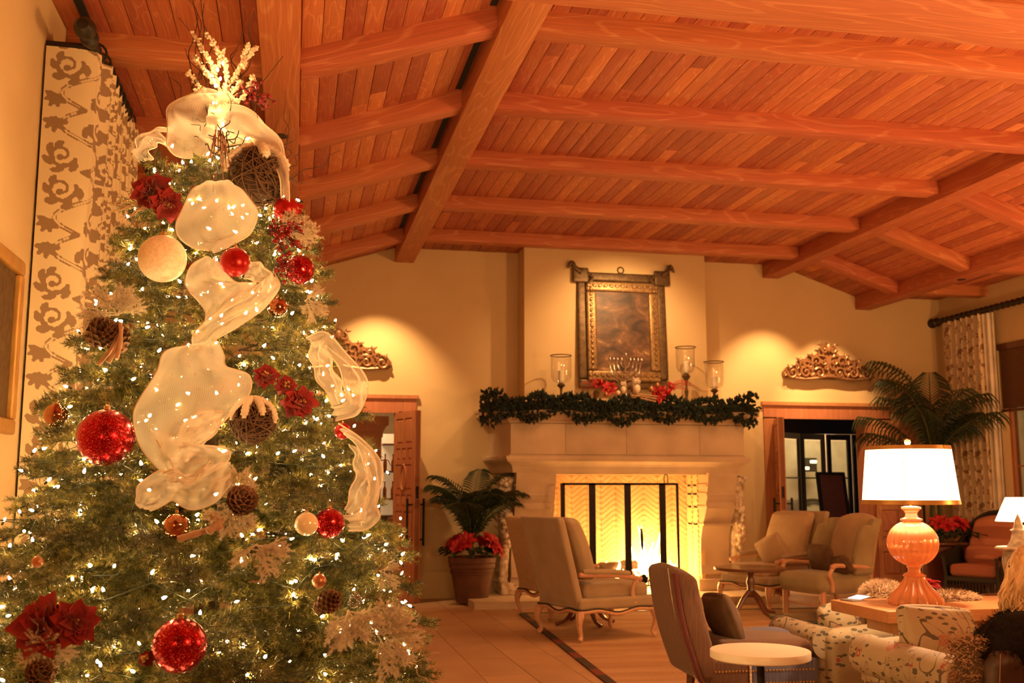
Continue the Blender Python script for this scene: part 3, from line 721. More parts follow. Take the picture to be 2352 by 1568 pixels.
FX0, FX1, OX0, OX1, FY = 2.80, 6.10, 3.44, 5.60, 13.58
fp = thing('stone_fireplace', 'large carved limestone fireplace under the evergreen garland', 'fireplace', (4.45, FY, 0))
def L(x, y, z=0): return (x-4.45, y-FY, z)
def tier(z0, z1, dx0, dy0, dx1, dy1, name, mat='stone', cham=.22):
    """course of the hood: plan with canted corners, bottom and top offsets"""
    vs = []
    for z, dx, dy in ((z0, dx0, dy0), (z1, dx1, dy1)):
        a, b, y = FX0-dx, FX1+dx, FY-dy
        for p in ((a-.12, YB), (a-.10, y+.55), (a, y), (b, y), (b+.10, y+.55), (b+.12, YB)): vs.append(L(p[0], p[1], z))
    fs = [(i, i+1, i+7, i+6) for i in range(5)]+[(5, 4, 3, 2, 1, 0), (6, 7, 8, 9, 10, 11), (0, 6, 11, 5)]
    return MB().add(vs, fs).build(name, mat, fp, 20)
tier(1.70, 1.78, -.05, -.06, -.03, -.02, 'lower_moulding')
# cove
pz = [(1.78, -.03, -.02), (1.81, -.01, .01), (1.85, .05, .07), (1.875, .06, .08)]
for a, b in zip(pz, pz[1:]): tier(a[0], b[0], a[1], a[2], b[1], b[2], 'lower_moulding')
tier(1.875, 1.915, .07, .09, .07, .09, 'bead_course'); tier(1.915, 1.94, .03, .03, .01, .01, 'bead_course')
# frieze blocks
xs = [FX0, 3.55, 4.4, 5.45, FX1]
tier(1.94, 2.35, -.012, -.012, -.012, -.012, 'frieze_core')
for a, b in zip(xs, xs[1:]):
    MB().rbox(L((a+b)/2, FY-.0, 2.145), (b-a-.004, .05, .405), .003, 1, flat=1).build('frieze_block', 'stone', fp, 30)
pz = [(2.35, .0, .0), (2.36, .025, .025), (2.385, .03, .03), (2.39, .05, .05), (2.43, .10, .10), (2.46, .15, .15), (2.47, .17, .17), (2.53, .17, .17)]
for a, b in zip(pz, pz[1:]): tier(a[0], b[0], a[1], a[2], b[1], b[2], 'mantel_moulding')
tier(2.53, 2.57, .18, .18, .18, .18, 'mantel_shelf')
# legs: scrolled profile seen from the side
prof = [(YB, .09), (14.02, .09), (14.02, .28), (13.98, .32), (14.0, .55), (13.97, .80), (13.88, 1.02), (13.78, 1.16), (13.74, 1.24), (13.76, 1.30), (13.72, 1.36), (13.70, 1.46), (13.66, 1.58), (13.64, 1.70), (YB, 1.70)]
for i, (x0, x1) in enumerate(((2.90, OX0), (OX1, 6.02))):
    z = [.09, .5, .95, 1.25, 1.5, 1.7]
    MB().prism([L(0, y, zz)[1:] for y, zz in prof], x0-4.45, x1-4.45, 0).build('leg_block', 'stone', fp, 25)
    for zz in (.98, 1.22, 1.40, 1.52):
        MB().bbox(L(x0-.015, 13.70+(.12 if zz < 1.1 else 0), zz), L(x1-.06 if i == 0 else x1+.015, YB, zz+.03)).build('leg_band', 'stone', fp, 25)
    # carved acanthus console on the outer side
    cx = x0-.10 if i == 0 else x1+.10
    cv = MB(); r2 = random.Random(3+i)
    for kk in range(90):
        t_ = kk/89; z0 = 1.62-1.35*t_; yy = 13.78+.22*t_+.10*math.sin(t_*9); rr = .075*(1-.5*t_)
        a = r2.random()*6.28
        cv.sphere(L(cx+rr*math.cos(a)*.9, yy+rr*math.sin(a), z0), r2.uniform(.022, .045), 6, 4, (1, 1.2, r2.uniform(.7, 1.6)), (r2.random(), r2.random(), r2.random()))
    cv.tube([L(cx, 13.86+.2*t/8, 1.66-1.45*t/8) for t in range(9)], [.11-.05*t/8 for t in range(9)], 8)
    cv.build('carved_console', 'stone_white', fp, 60)
    MB().rbox(L((x0+x1)/2-.04*(1 if i == 0 else -1), 14.22, .17), (x1-x0+.22, .62, .16), .02, 1).build('plinth', 'stone_white' if i == 0 else 'stone', fp)
MB().bbox(L(OX0, 13.72, 1.68), L(OX1, 14.2, 1.72)).build('opening_head', 'stone', fp, 0)
# firebox, herringbone brick
FB = 14.50
m = MB(); m.bbox(L(OX0-.05, FB, .09), L(OX1+.05, FB+.05, 1.75)); m.bbox(L(OX0-.06, 13.99, .09), L(OX0-.01, FB, 1.75)); m.bbox(L(OX1+.01, 13.99, .09), L(OX1+.06, FB, 1.75)); m.bbox(L(OX0, 13.9, 1.72), L(OX1, FB+.05, 1.76))
m.build('firebox_lining', 'mortar', fp, 0)
bk = MB().rbox((0, 0, 0), (.266, .03, .0545), .004, 1, flat=1).mesh('brick', 'firebrick', 30)
nb = 0
for col in range(10):
    for row in range(-2, 30):
        s = 1 if col % 2 else -1
        x = OX0+.108+col*.216; z = .12+row*.075+.0
        if z < .10 or z > 1.74 or x > OX1-.05 or nb >= 290: continue
        ang = s*R(38)
        link('brick', bk, fp, L(x, FB+.008, z), (0, ang, 0)); nb += 1
sb = MB()
for sx, ox in ((OX0, 1), (OX1, -1)):
    for col in range(2):
        for row in range(24):
            s = 1 if col % 2 else -1
            sb.box(L(sx+ox*.0, 14.12+col*.22, .13+row*.07), (.03, .2, .05), (s*R(38), 0, 0))
o = sb.build('side_bricks', 'firebrick', fp, 0); o['kind'] = 'stuff'
MB().bbox(L(2.25, 13.12, 0), L(6.35, YB, .09)).build('hearth_slab', 'hearth_stone', fp, 30)
# fire: grate, logs, flames
t = thing('fire_grate', 'black iron grate holding the burning logs', 'grate', (4.52, 14.15, .10))
for i in range(8): MB().tube([(-.42+i*.12, -.2, .16), (-.42+i*.12, -.18, .08), (-.42+i*.12, .18, .08), (-.42+i*.12, .2, .18)], .012, 6).build('grate_bar', 'black_iron', t)
MB().tube([(-.45, -.15, .07), (.5, -.15, .07)], .014, 6).build('cross_bar', 'black_iron', t)
for s in (-.35, .35): MB().tube([(s, -.16, .07), (s, -.16, 0)], .014, 6).build('leg', 'black_iron', t)
for i, (x, y, z, l, r, rz, ry) in enumerate(((-.12, 0, .24, .85, .075, .05, .03), (.0, .13, .22, .8, .06, -.1, -.04), (-.05, .05, .36, .72, .065, .12, -.05))):
    lg = link('firewood_log', None, None, (4.42+x, 14.12+y, .10+z-.04), (0, ry, rz), ['thick bark log lying at the front of the fire', 'split log lying at the back of the fire', 'log lying across the top of the fire'][i], None, 'log', 'burning logs in the fireplace')
    MB().tube([(-l/2+l*q/8, .012*math.sin(q*2+i), .012*math.cos(q*3)) for q in range(9)], [r*(1+.12*math.sin(q*2.1+i)) for q in range(9)], 12).build('log_body', 'log_bark', lg)
    for s in (-1, 1): MB().lathe([(r*.88, 0), (.001, .004)], 12, rot=(0, s*PI/2, 0), c=(s*(l/2+.002), .012*math.sin((0 if s < 0 else 8)*2+i), 0), cap=False).build('cut_end', 'birch_stick', lg)
t = thing('fire', 'bright fire flames right of the centre of the hearth', 'fire', (4.62, 14.2, .12))
r2 = random.Random(5)
for i in range(17):
    x = -.28+.058*i+r2.uniform(-.02, .02); h = (.78 if 6 < i < 15 else .36)*r2.uniform(.65, 1.1); y = r2.uniform(-.12, .12); ph = r2.random()*6
    pts = [(x+.05*math.sin(ph+q*.9)*q/7, y, .02+h*q/7) for q in range(8)]
    MB().tube(pts, [.075*(1-(q/7)**1.6)*(.55+.45*math.sin(min(1, q/2.2)*PI/2))+.001 for q in range(8)], 8, flat=.6).build('flame', 'flame', t)
lamp('fire_light', 'POINT', (4.85, 14.0, .50), 32, (1, .52, .15), .14)
lamp('fire_light', 'POINT', (4.0, 14.05, .75), 9, (1, .50, .12), .14)
# screen
t = thing('fire_screen', 'black framed four-panel fire screen in front of the hearth opening', 'fire screen', (0, 13.38, .09))
SX = [3.46, 3.86, 4.345, 4.83, 5.04]
def scr(x, w_): MB().bbox((x-w_/2, -.012, 0), (x+w_/2, .012, 1.47)).build('post', 'black_iron', t, 30)
for x, w_ in zip(SX, (.055, .085, .085, .085, .03)): scr(x, w_)
for a, b in zip(SX, SX[1:]): MB().bbox((a, -.012, 1.445), (b, .012, 1.475)).build('top_rail', 'black_iron', t, 30); MB().bbox((a, -.012, 0), (b, .012, .03)).build('bottom_rail', 'black_iron', t, 30)
MB().tube([(4.86, 0, 1.47), (4.86, 0, 1.56), (4.875, 0, 1.585), (4.90, 0, 1.585), (4.91, 0, 1.56), (4.91, 0, 1.47)], .006, 6).build('lift_handle', 'black_iron', t)
t = thing('fire_poker', 'iron fire tool with dark handle leaning beside the flames', 'fire tool', (4.52, 13.25, .09), rot=(0, -.04, 0))
MB().lathe([(.012, .62), (.02, .66), (.022, .80), (.012, .88), (.001, .89)], 10).build('handle', 'black_iron', t); MB().tube([(0, 0, .02), (0, 0, .63)], .007, 6).build('shaft', 'black_iron', t)
MB().tube([(.0+.035*math.cos(a), 0, .58+.04*math.sin(a)) for a in [2*PI*i/12 for i in range(13)]], .005, 5).build('ring', 'black_iron', t); MB().lathe([(.10, 0), (.10, .015), (.02, .03)], 16).build('foot', 'black_iron', t)
MB().lathe([(.001, .17), (.045, .19), (.05, .25), (.03, .29), (.001, .30)], 12).build('ornament', 'black_iron', t)

# ================================================================== OVER THE MANTEL
def frame_bars(x0, x1, z0, z1, wd, y0, y1, prof=None):
    m = MB(); e = wd*.35
    for (a, b, c_, d_) in ((x0, x1, z1-wd, z1), (x0, x1, z0, z0+wd), (x0, x0+wd, z0+wd, z1-wd), (x1-wd, x1, z0+wd, z1-wd)):
        m.rbox(((a+b)/2, (y0+y1)/2, (c_+d_)/2), (b-a, y1-y0, d_-c_), min(.03, wd*.3), 2, flat=1)
    return m
t = thing('framed_mirror', 'tall dark antique mirror in a double gilded frame above the mantel', 'mirror', (4.54, 14.06, 2.88), rot=(R(-3), 0, 0))
W2, H2 = .66, 1.68
frame_bars(-W2, W2, 0, H2, .13, -.03, .05).build('outer_frame', 'gilt_dark', t)
fi = frame_bars(-W2+.12, W2-.12, .10, H2-.14, .15, -.07, .0).build('inner_frame', 'gilt', t)
m = MB(); r2 = random.Random(2)
for (ax, a, b, c_) in (('x', -.5, .5, H2-.21), ('x', -.5, .5, .18), ('z', .2, 1.42, -.47), ('z', .2, 1.42, .47)):
    n = 13 if ax == 'x' else 17
    for i in range(n):
        q = a+(b-a)*i/(n-1); p = (q, -.075, c_) if ax == 'x' else (c_, -.075, q)
        m.sphere(p, .034, 6, 4, (1.1 if ax == 'x' else .7, .5, .7 if ax == 'x' else 1.1), (0, r2.uniform(-.6, .6), 0))
m.build('leaf_carving', 'gilt', fi)
MB().bbox((-W2+.25, -.035, .23), (W2-.25, -.02, H2-.27)).build('mirror_glass', 'old_mirror', t, 0)
for s in (-1, 1):
    m = MB(); m.rbox((s*(W2-.05), -.04, H2-.06), (.24, .05, .22), .03, 2); 
    m.tube(cr([(s*(W2-.06), -.05, H2-.02), (s*(W2+.03), -.06, H2+.04), (s*(W2+.08), -.06, H2+.12), (s*(W2+.14), -.05, H2+.03)], 10), [.05, .045, .04, .035, .03, .035, .03, .025, .02, .008], 8)
    m.tube(cr([(s*(W2-.15), -.05, H2-.02), (s*(W2-.22), -.06, H2-.10), (s*(W2-.15), -.06, H2-.19)], 8), .028, 7)
    m.build('corner_ornament', 'gilt_dark', t)
MB().tube([(.0+.045*math.cos(a), 0, H2+.045+.045*math.sin(a)) for a in [2*PI*i/16 for i in range(17)]], .012, 6).build('hanging_ring', 'gilt_dark', t)
# carved wall pediments
def spiral(cx, cz, r, turns, a0, dirn, n=22, y=-.05):
    return [(cx+r*(1-.85*i/(n-1))*math.cos(a0+dirn*turns*2*PI*i/(n-1)), y-.02*i/n, cz+r*(1-.85*i/(n-1))*math.sin(a0+dirn*turns*2*PI*i/(n-1))) for i in range(n)]
def pediment(label, loc, sc=1.0):
    t = thing('carved_pediment', label, 'carving', loc, 0, None, None, sc)
    half = [(0, .56), (.07, .53), (.12, .44), (.20, .36), (.30, .37), (.38, .30), (.48, .30), (.54, .22), (.62, .20), (.70, .17), (.76, .10), (.74, .03), (.70, .0)]
    poly = [(x, z) for x, z in half]+[(-x, z) for x, z in reversed(half[1:])]
    MB().prism(poly, -.02, .03, 1).build('backing', 'carved_wood', t, 30)
    for s in (-1, 1):
        for (cx, cz, r, tr, a0, d, w_) in ((.62, .085, .085, 1.3, .3, -1, .022), (.40, .10, .10, 1.4, 2.6, -1, .024), (.17, .09, .085, 1.3, .6, 1, .02), (.21, .26, .085, 1.2, -.5, 1, .022), (.44, .22, .07, 1.2, 3.4, 1, .018), (.07, .44, .06, 1.1, 1.2, -1, .018), (.55, .17, .05, 1.1, .5, 1, .014), (.085, .26, .05, 1.2, .2, -1, .016), (.06, .17, .04, 1.1, 2.4, 1, .014), (.31, .17, .05, 1.1, 1.0, -1, .014)):
            a0_ = a0 if s > 0 else PI-a0
            p = spiral(s*cx, cz, r, tr, a0_, d*s)
            MB().tube(p, [w_*(1-.4*i/22) for i in range(22)], 7).build('scroll', 'carved_wood', t)
        for (x, z, a, l) in ((.30, .33, .5, .08), (.50, .27, .2, .07), (.66, .16, -.3, .07), (.12, .50, .9, .07), (.30, .05, -.2, .08), (.52, .04, .1, .07), (.10, .34, 1.2, .08), (.34, .24, .9, .06), (.73, .05, -.9, .06)):
            m = MB()
            for k_ in (-1, 0, 1): m.sphere((s*x+.02*k_*s, -.045, z+.012*abs(k_)), l*.5, 8, 5, (.35, .5, 1.3), (0, s*(a+k_*.55), 0))
            m.build('carved_leaf', 'carved_wood', t)
    MB().tube(cr([(-.70, -.03, .02), (-.35, -.04, .0), (0, -.05, .04), (.35, -.04, .0), (.70, -.03, .02)], 20), .022, 7).build('lower_scroll', 'carved_wood', t)
    MB().sphere((0, -.06, .47), .06, 10, 8, (.8, .6, 1.3)).build('crest_shell', 'carved_wood', t)
    return t
pediment('carved wooden scroll pediment on the wall over the right doorway', (7.93, 14.51, 3.13), (.98, 1, 1.02))
pediment('carved wooden scroll pediment half hidden behind the tree over the left doorway', (.56, 14.51, 3.13), (.98, 1, 1.0))
# left edge picture
t = thing('picture_frame', 'gilded frame on the left wall at the edge of the view', 'picture', (XL+.03, 5.55, 2.25))
m = MB()
for (a, b) in (((-.02, -.48, -.47), (.03, .48, -.39)), ((-.02, -.48, .39), (.03, .48, .47)), ((-.02, -.48, -.39), (.03, -.40, .39)), ((-.02, .40, -.39), (.03, .48, .39))): m.rbox([(p+q)/2 for p, q in zip(a, b)], [q-p for p, q in zip(a, b)], .015, 2, flat=1)
m.build('frame', 'gold_trim', t); MB().bbox((-.015, -.4, -.39), (.0, .4, .39)).build('canvas', 'gilt_dark', t, 0)

# mantel things: shelf top at 2.57
MZ = 2.57
def lathe_thing(name, parts, label, cat, loc, group=None, rz=0):
    t = thing(name, label, cat, loc, rz, group)
    for (nm, prof, mat, seg) in parts: MB().lathe(prof, seg, cap=nm not in ('glass_shade', 'lamp_shade')).build(nm, mat, t)
    return t
def hurricane(label, x, y, foot, R_, h):
    f = foot
    t = thing('hurricane_candle_holder', label, 'candle holder', (x, y, MZ), 0, 'glass hurricane candle holders on the mantel')
    MB().lathe([(.075, 0), (.07, .015), (.02, .03), (.014, f*.35), (.028, f*.5), (.014, f*.62), (.02, f*.8), (.06, f*.92), (.03, f)], 16).build('stem', 'gilt_dark', t)
    MB().lathe([(.03, f), (R_*.8, f+.03), (R_, f+.09), (R_, f+h)], 24, cap=False).build('glass_shade', 'thin_glass', t)
    MB().tube([(R_*1.02*math.cos(a), R_*1.02*math.sin(a), f+h) for a in [2*PI*i/28 for i in range(29)]], .007, 5).build('rim', 'gilt_dark', t)
    MB().lathe([(.04, f+.01), (.04, f+.17), (.034, f+.175), (.003, f+.17)], 16).build('candle', 'candle_wax', t)
def mx(px_, Y=13.75): return at(px_, 900, Y).x
hurricane('glass hurricane candle holder left of the mirror on the mantel', mx(1289), 13.75, .34, .14, .38)
hurricane('tallest glass hurricane candle holder, nearer the mirror on its right', mx(1580), 13.8, .52, .14, .37)
hurricane('glass hurricane candle holder at the far right of the mantel', mx(1638), 13.7, .30, .135, .38)
# menorah
t = thing('menorah', 'silver nine-branched candelabrum in front of the mirror', 'candelabrum', (mx(1438, 13.6), 13.6, MZ+.15))
MB().lathe([(.09, -.15), (.10, -.14), (.07, -.12), (.05, -.06), (.08, 0)], 16).build('pedestal_foot', 'silver', t)
MB().lathe([(.09, 0), (.085, .02), (.03, .05), (.018, .12), (.026, .15), (.014, .2)], 16).build('base', 'silver', t)
MB().tube([(0, 0, .18), (0, 0, .56)], .011, 8).build('stem', 'silver', t)
MB().lathe([(.012, .56), (.026, .59), (.024, .62), (.016, .62)], 10).build('candle_cup', 'silver', t)
for i, r_ in enumerate((.062, .118, .172, .224)):
    MB().tube([(r_*math.cos(a), 0, .50+(r_*1.42)*math.sin(a)) for a in [PI+PI*q/24 for q in range(25)]], .0115, 8).build('branch', 'silver', t)
    for s in (-1, 1): MB().lathe([(.010, .49), (.025, .525), (.023, .555), (.015, .555)], 10, c=(s*r_, 0, 0)).build('candle_cup', 'silver', t)
# garland: one long evergreen rope
def garland():
    t = thing('evergreen_garland', 'dark evergreen garland draped along the mantel shelf', 'garland', (4.4, 13.42, MZ))
    r2 = random.Random(11); m = MB()
    X0, X1 = at(1106, 930, 13.35).x-4.4, at(1734, 925, 13.35).x-4.4
    for i in range(2600):
        u = r2.random(); x = X0+(X1-X0)*u
        drop = -.10-.05*math.sin(u*17)-.10*(1-min(1, u*9))
        mid = .02 if abs(u-.5) < .18 else .06+.03*math.sin(u*23+1)
        a = r2.random()*2*PI; rr = (.125+.04*math.sin(u*40))*(.55+.5*r2.random())*(1.25 if u < .08 or u > .92 else 1)
        p = Vector((x, math.cos(a)*rr*1.0-.02, mid*.5+drop*.35+math.sin(a)*rr*1.05))
        d = Vector((r2.uniform(-.7, .7), math.cos(a), math.sin(a))).normalized()
        l = r2.uniform(.05, .09); q = d.orthogonal().normalized(); q2 = d.cross(q); w_ = r2.uniform(.018, .030)
        m.add([p, p+d*l*.4+q*w_, p+d*l, p+d*l*.4-q*w_, p+d*l*.4+q2*w_, p+d*l*.4-q2*w_], [(0, 1, 4), (1, 2, 4), (2, 3, 4), (3, 0, 4), (1, 0, 5), (2, 1, 5), (3, 2, 5), (0, 3, 5)])
    o = m.build('greenery', 'garland_green', t, 0); o['kind'] = 'stuff'
    MB().tube([(X0+(X1-X0)*i/30, -.02, .0-.02*math.sin(i*.6)-.05*(1 if i in (0, 30) else 0)) for i in range(31)], .06, 8).build('core_rope', 'garland_green', t)
garland()
def petal(m, c, ang, tilt, l, w_, M=None, cup=.12, mi=0, yaw=0):
    """one pointed bract with a folded midrib, growing from c"""
    vs = []; n = 6
    for i in range(n):
        t = i/(n-1); ww = w_*math.sin(PI*min(1, t*.92+.06))**.8*(1-t**3*.6); z = -cup*l*t*t
        for s in (-1, 0, 1): vs.append((l*t, s*ww*(1+.12*math.sin(t*9+ang*5)), z+abs(s)*ww*(.45+.35*math.sin(t*7+ang*3+s))))
    fs = [(i*3+k_, (i+1)*3+k_, (i+1)*3+k_+1, i*3+k_+1) for i in range(n-1) for k_ in (0, 1)]
    B = Matrix.Translation(c) @ (M or Matrix()) @ Euler((0, 0, ang)).to_matrix().to_4x4() @ Euler((0, -tilt, 0)).to_matrix().to_4x4()
    m.add(vs, fs, B, mi)
def aim(d): return Vector(d).normalized().to_track_quat('Z', 'Y').to_matrix().to_4x4()
def flower(m, c, d, r, n=7, mi=0, seed=0, wid=.30):
    q = random.Random(seed); M = aim(d)
    for lay, (k_, sc_, tl) in enumerate(((n, 1, .15), (n-2, .72, .55), (3, .42, .9))):
        for i in range(k_): petal(m, c, 2*PI*i/k_+lay*.5+q.uniform(-.15, .15), tl+q.uniform(-.15, .2), r*sc_*q.uniform(.85, 1.1), r*wid*sc_, M, mi=mi)
# mantel centre: red flowers, baubles, owls, sticks, red twigs
for i, (px_, py, r_, d) in enumerate(((1400, 892, .10, (-.1, -1, .3)), (1515, 902, .12, (.1, -1, .2)), (1372, 880, .07, (-.4, -1, .5)), (1540, 888, .07, (.4, -1, .4)))):
    m = MB(); flower(m, (0, 0, 0), d, r_*1.25, 7, seed=i)
    t = link('red_flower', None, None, at(px_, py, 13.27), None, ['red silk flower left of the owls on the mantel garland', 'large red silk flower right of the owls on the mantel garland', 'small red flower at the left end of the mantel decoration', 'small red flower at the right end of the mantel decoration'][i], None, 'flower', 'red flowers on the mantel garland')
    m.build('petals', 'poinsettia_red', t); MB().sphere(Vector(d).normalized()*.02, .016, 8, 6).build('flower_centre', 'gold_trim', t)
for i, (px_, py, r_, mt, lb) in enumerate(((1381, 878, .036, 'satin_red', 'red bauble above the left flower'), (1392, 906, .032, 'copper_matte', 'copper bauble below the left flower'), (1497, 894, .042, 'copper_matte', 'larger pale copper bauble right of the owl'), (1511, 885, .035, 'copper_matte', 'copper bauble behind the right flower'), (1502, 905, .03, 'satin_red', 'red bauble below the pale copper one'), (1535, 900, .034, 'satin_red', 'red bauble right of the large right flower'), (1420, 902, .032, 'cream_pearl', 'cream bauble beside the left owl'))):
    t = link('bauble', None, None, at(px_, py, 13.22), None, lb+' on the mantel', None, 'bauble', 'baubles on the mantel garland'); MB().sphere((0, 0, 0), r_, 14, 10).build('ball', mt, t); MB().lathe([(.010, r_*.95), (.010, r_*1.25)], 8).build('cap', 'gold_trim', t)
def owl(label, px_, py, s, rz, mat='owl_feather'):
    p = at(px_, py, 13.30); t = thing('owl_ornament', label, 'ornament', p, rz, None, None, s)
    MB().lathe([(.001, 0), (.045, .01), (.062, .05), (.065, .09), (.052, .13), (.056, .16), (.054, .19), (.035, .22), (.001, .23)], 16, sc=(1, .85, 1)).build('body', mat, t)
    MB().sphere((0, -.04, .08), .045, 12, 8, (.9, .5, 1.3)).build('breast', 'flocked', t)
    for q in (-1, 1):
        MB().lathe([(.022, 0), (.001, .004)], 12, c=(q*.022, -.048, .178), rot=(PI/2, 0, 0), cap=False).build('eye_disc', 'flocked', t); MB().sphere((q*.022, -.050, .178), .008, 8, 6).build('eye', 'black_iron', t)
        MB().lathe([(.016, 0), (.001, .035)], 8, c=(q*.036, 0, .212)).build('ear_tuft', mat, t); MB().sphere((q*.058, .005, .09), .04, 10, 8, (.35, .9, 1.5)).build('wing', 'cone_scale', t)
    MB().lathe([(.007, 0), (.001, .02)], 6, c=(0, -.052, .17), rot=(PI*.75, 0, 0)).build('beak', 'gold_trim', t)
owl('small brown owl ornament left of the candelabrum foot', 1432, 905, .75, -.3)
owl('larger pale owl ornament right of the candelabrum foot', 1461, 907, 1.0, .25)
for i, (a, b) in enumerate((((1468, 908), (1508, 916)), ((1463, 905), (1510, 910)), ((1472, 914), (1507, 922)), ((1450, 908), (1470, 909)))):
    p, q = at(*a, 13.2), at(*b, 13.16); t = link('birch_twig', None, None, p, None, 'pale birch twig in the bundle lying on the mantel garland', None, 'twig', 'bundle of pale twigs on the mantel'); MB().tube([(0, 0, 0), (q-p)*.5, q-p], .010, 8).build('twig_shaft', 'birch_stick', t)
for i, (s, x0) in enumerate(((-1, 1400), (1, 1530))):
    t = link('red_berry_spray', None, None, at(x0, 893, 13.3), None, ('left' if s < 0 else 'right')+'-reaching spray of thin red twigs on the mantel garland', None, 'spray', 'red twig sprays on the mantel'); r2 = random.Random(40+i)
    for k_ in range(8):
        l = r2.uniform(.25, .5); pts = [(s*l*q/7, -.02*k_/8, .10*math.sin(q/7*2.2)*(.4+k_/6)-.05*q/7) for q in range(8)]
        MB().tube(pts, [.007-.0008*q for q in range(8)], 5).build('twig', 'poinsettia_red', t)
t = thing('pinecone', 'brown pinecone hanging from the garland left of the centre', 'pinecone', at(1370, 905, 13.22))
def cone_mesh(t, l=.10, r_=.04, seed=0, rows=9, mat='cone_scale', rot=(0, 0, 0)):
    m = MB(); M0 = xf((0, 0, 0), rot)
    for i in range(rows):
        u = i/(rows-1); rr = r_*math.sin(PI*(.18+.80*u))**.8; z = l*(u-.5); k_ = 7
        for j in range(k_):
            a = 2*PI*(j+.5*(i % 2))/k_; c = Vector((rr*.55*math.cos(a), rr*.55*math.sin(a), z)); M = M0 @ xf(c, (0, -.45-.2*(1-u), a))
            m.add([(0, -.005, -.002), (0, .005, -.002), (rr*.72, .014*r_/.04, 0), (rr*.88, 0, .006*r_/.04), (rr*.72, -.014*r_/.04, 0), (rr*.6, 0, .010)], [(0, 4, 5), (0, 5, 1), (1, 5, 2), (4, 3, 5), (3, 2, 5), (0, 1, 2, 3, 4)], M)
    m.build('cone_scales', mat, t, 30); MB().tube([M0 @ Vector((0, 0, -l*.45)), M0 @ Vector((0, 0, l*.4))], [r_*.36, r_*.2], 8).build('cone_core', mat, t)
cone_mesh(t)

# ================================================================== PLANTS
def palm(label, loc, fronds, pot=None, name='potted_palm', seed=1, lw=.022, mat='palm_green', droop=.9, hang=.42):
    """fronds: (azimuth, length, rise 0..1 arch, leaflet length)"""
    t = thing(name, label, 'plant', loc); r2 = random.Random(seed)
    for (az, ln, rise, lf, z0) in fronds:
        fr = MB(); n = 14; pts = []
        d = Vector((math.cos(az), math.sin(az), 0)); x = Vector((0, 0, z0)); el = rise
        for i in range(n):
            pts.append(Vector(x)); x = x+(d*math.cos(el)+Vector((0, 0, 1))*math.sin(el))*(ln/(n-1)); el -= (rise+droop-.5)/(n-1)*(.35+1.5*i/n)
        side = d.cross(Vector((0, 0, 1)))
        P = cr(pts, 28)
        lv = MB()
        for i in range(4, 28):
            tt = (P[min(27, i+1)]-P[i-1]).normalized(); u = (i-4)/23; ll = lf*(.65+.85*math.sin(PI*(u*.8+.12)))*r2.uniform(.85, 1.1)
            for s in (-1, 1):
                dd = (side*s*.85+tt*.6+Vector((0, 0, .50-.55*u))).normalized(); w_ = lw*.5; nrm = tt*w_
                q = P[i]; drop = Vector((0, 0, -1))
                a_, b_, c_ = q+dd*ll*.35+drop*ll*.04, q+dd*ll*.7+drop*ll*hang*.45, q+dd*ll*.93+drop*ll*hang
                v = [q-nrm*.4, q+nrm*.4, a_+nrm, b_+nrm*.8, c_, b_-nrm*.8, a_-nrm]
                up = Vector((0, 0, .012)); v += [a_+up, b_+up]
                lv.add(v, [(0, 1, 2, 7), (7, 2, 3, 8), (8, 3, 4), (0, 7, 6), (6, 7, 8, 5), (5, 8, 4)])
        f_ = fr.tube(pts, [.012*(1-.8*i/n)+.002 for i in range(n)], 6).build('frond', 'palm_stem', t)
        lv.build('leaflets', mat, f_, 0)
    return t
fr = []
r2 = random.Random(21)
for i in range(19): fr.append((i*2.4+r2.uniform(-.3, .3), r2.uniform(.8, 1.05), r2.uniform(1.15, 1.5), .28, .74))
fr += [(1.2, 1.2, 1.56, .2, .80), (.2, 1.15, 1.54, .2, .80), (3.5, 1.1, 1.5, .22, .8)]
PP = (2.33, 13.78, 0)
t = palm('small parlour palm in the terracotta pot left of the fireplace', (PP[0], PP[1], .0), fr, seed=3, droop=.45)
t2 = thing('plant_pot', 'large terracotta pot with banded rim left of the fireplace', 'pot', PP)
MB().lathe([(.20, .03), (.21, .05), (.285, .46), (.30, .47), (.305, .50), (.30, .52), (.315, .54), (.315, .60), (.28, .61), (.27, .57)], 30).build('pot_body', 'terracotta', t2)
MB().lathe([(.275, .56), (.001, .57)], 24, cap=False).build('soil', 'soil', t2)
for z in (.40, .43): MB().tube([(.283*math.cos(a), .283*math.sin(a), z) for a in [2*PI*i/30 for i in range(31)]], .006, 5).build('rib', 'terracotta', t2)
for i in range(3): MB().rbox((.14*math.cos(i*2.1), .14*math.sin(i*2.1), .015), (.07, .07, .03), .01).build('foot', 'terracotta', t2)
def poinsettia(label, loc, R_, n, seed=1, size=.12, leaves=True, up=.10):
    t = thing('poinsettia', label, 'plant', loc); q = random.Random(seed)
    for i in range(n):
        a = q.random()*2*PI; rr = R_*math.sqrt(q.random()); z = up*(1-(rr/R_)**2)+q.uniform(-.04, .04)
        m = MB(); d = (math.cos(a)*rr/R_*1.2, math.sin(a)*rr/R_*1.2-.35, .8); flower(m, (rr*math.cos(a), rr*math.sin(a), z), d, size, 7, seed=seed*31+i)
        m.build('bracts', 'poinsettia_red', t)
    if leaves:
        m = MB()
        for i in range(n*3):
            a = q.random()*2*PI; rr = R_*q.uniform(.4, 1.05); petal(m, (rr*math.cos(a), rr*math.sin(a), q.uniform(-.08, .0)), a, -.3, size*.9, size*.3)
        o = m.build('green_leaves', 'palm_green', t)
    return t
t = poinsettia('red poinsettias round the foot of the parlour palm', (PP[0], PP[1], .74), .34, 18, 2, .15)
MB().tube([(0, 0, -.18), (0, 0, .0)], .03, 6).build('stem', 'palm_stem', t)
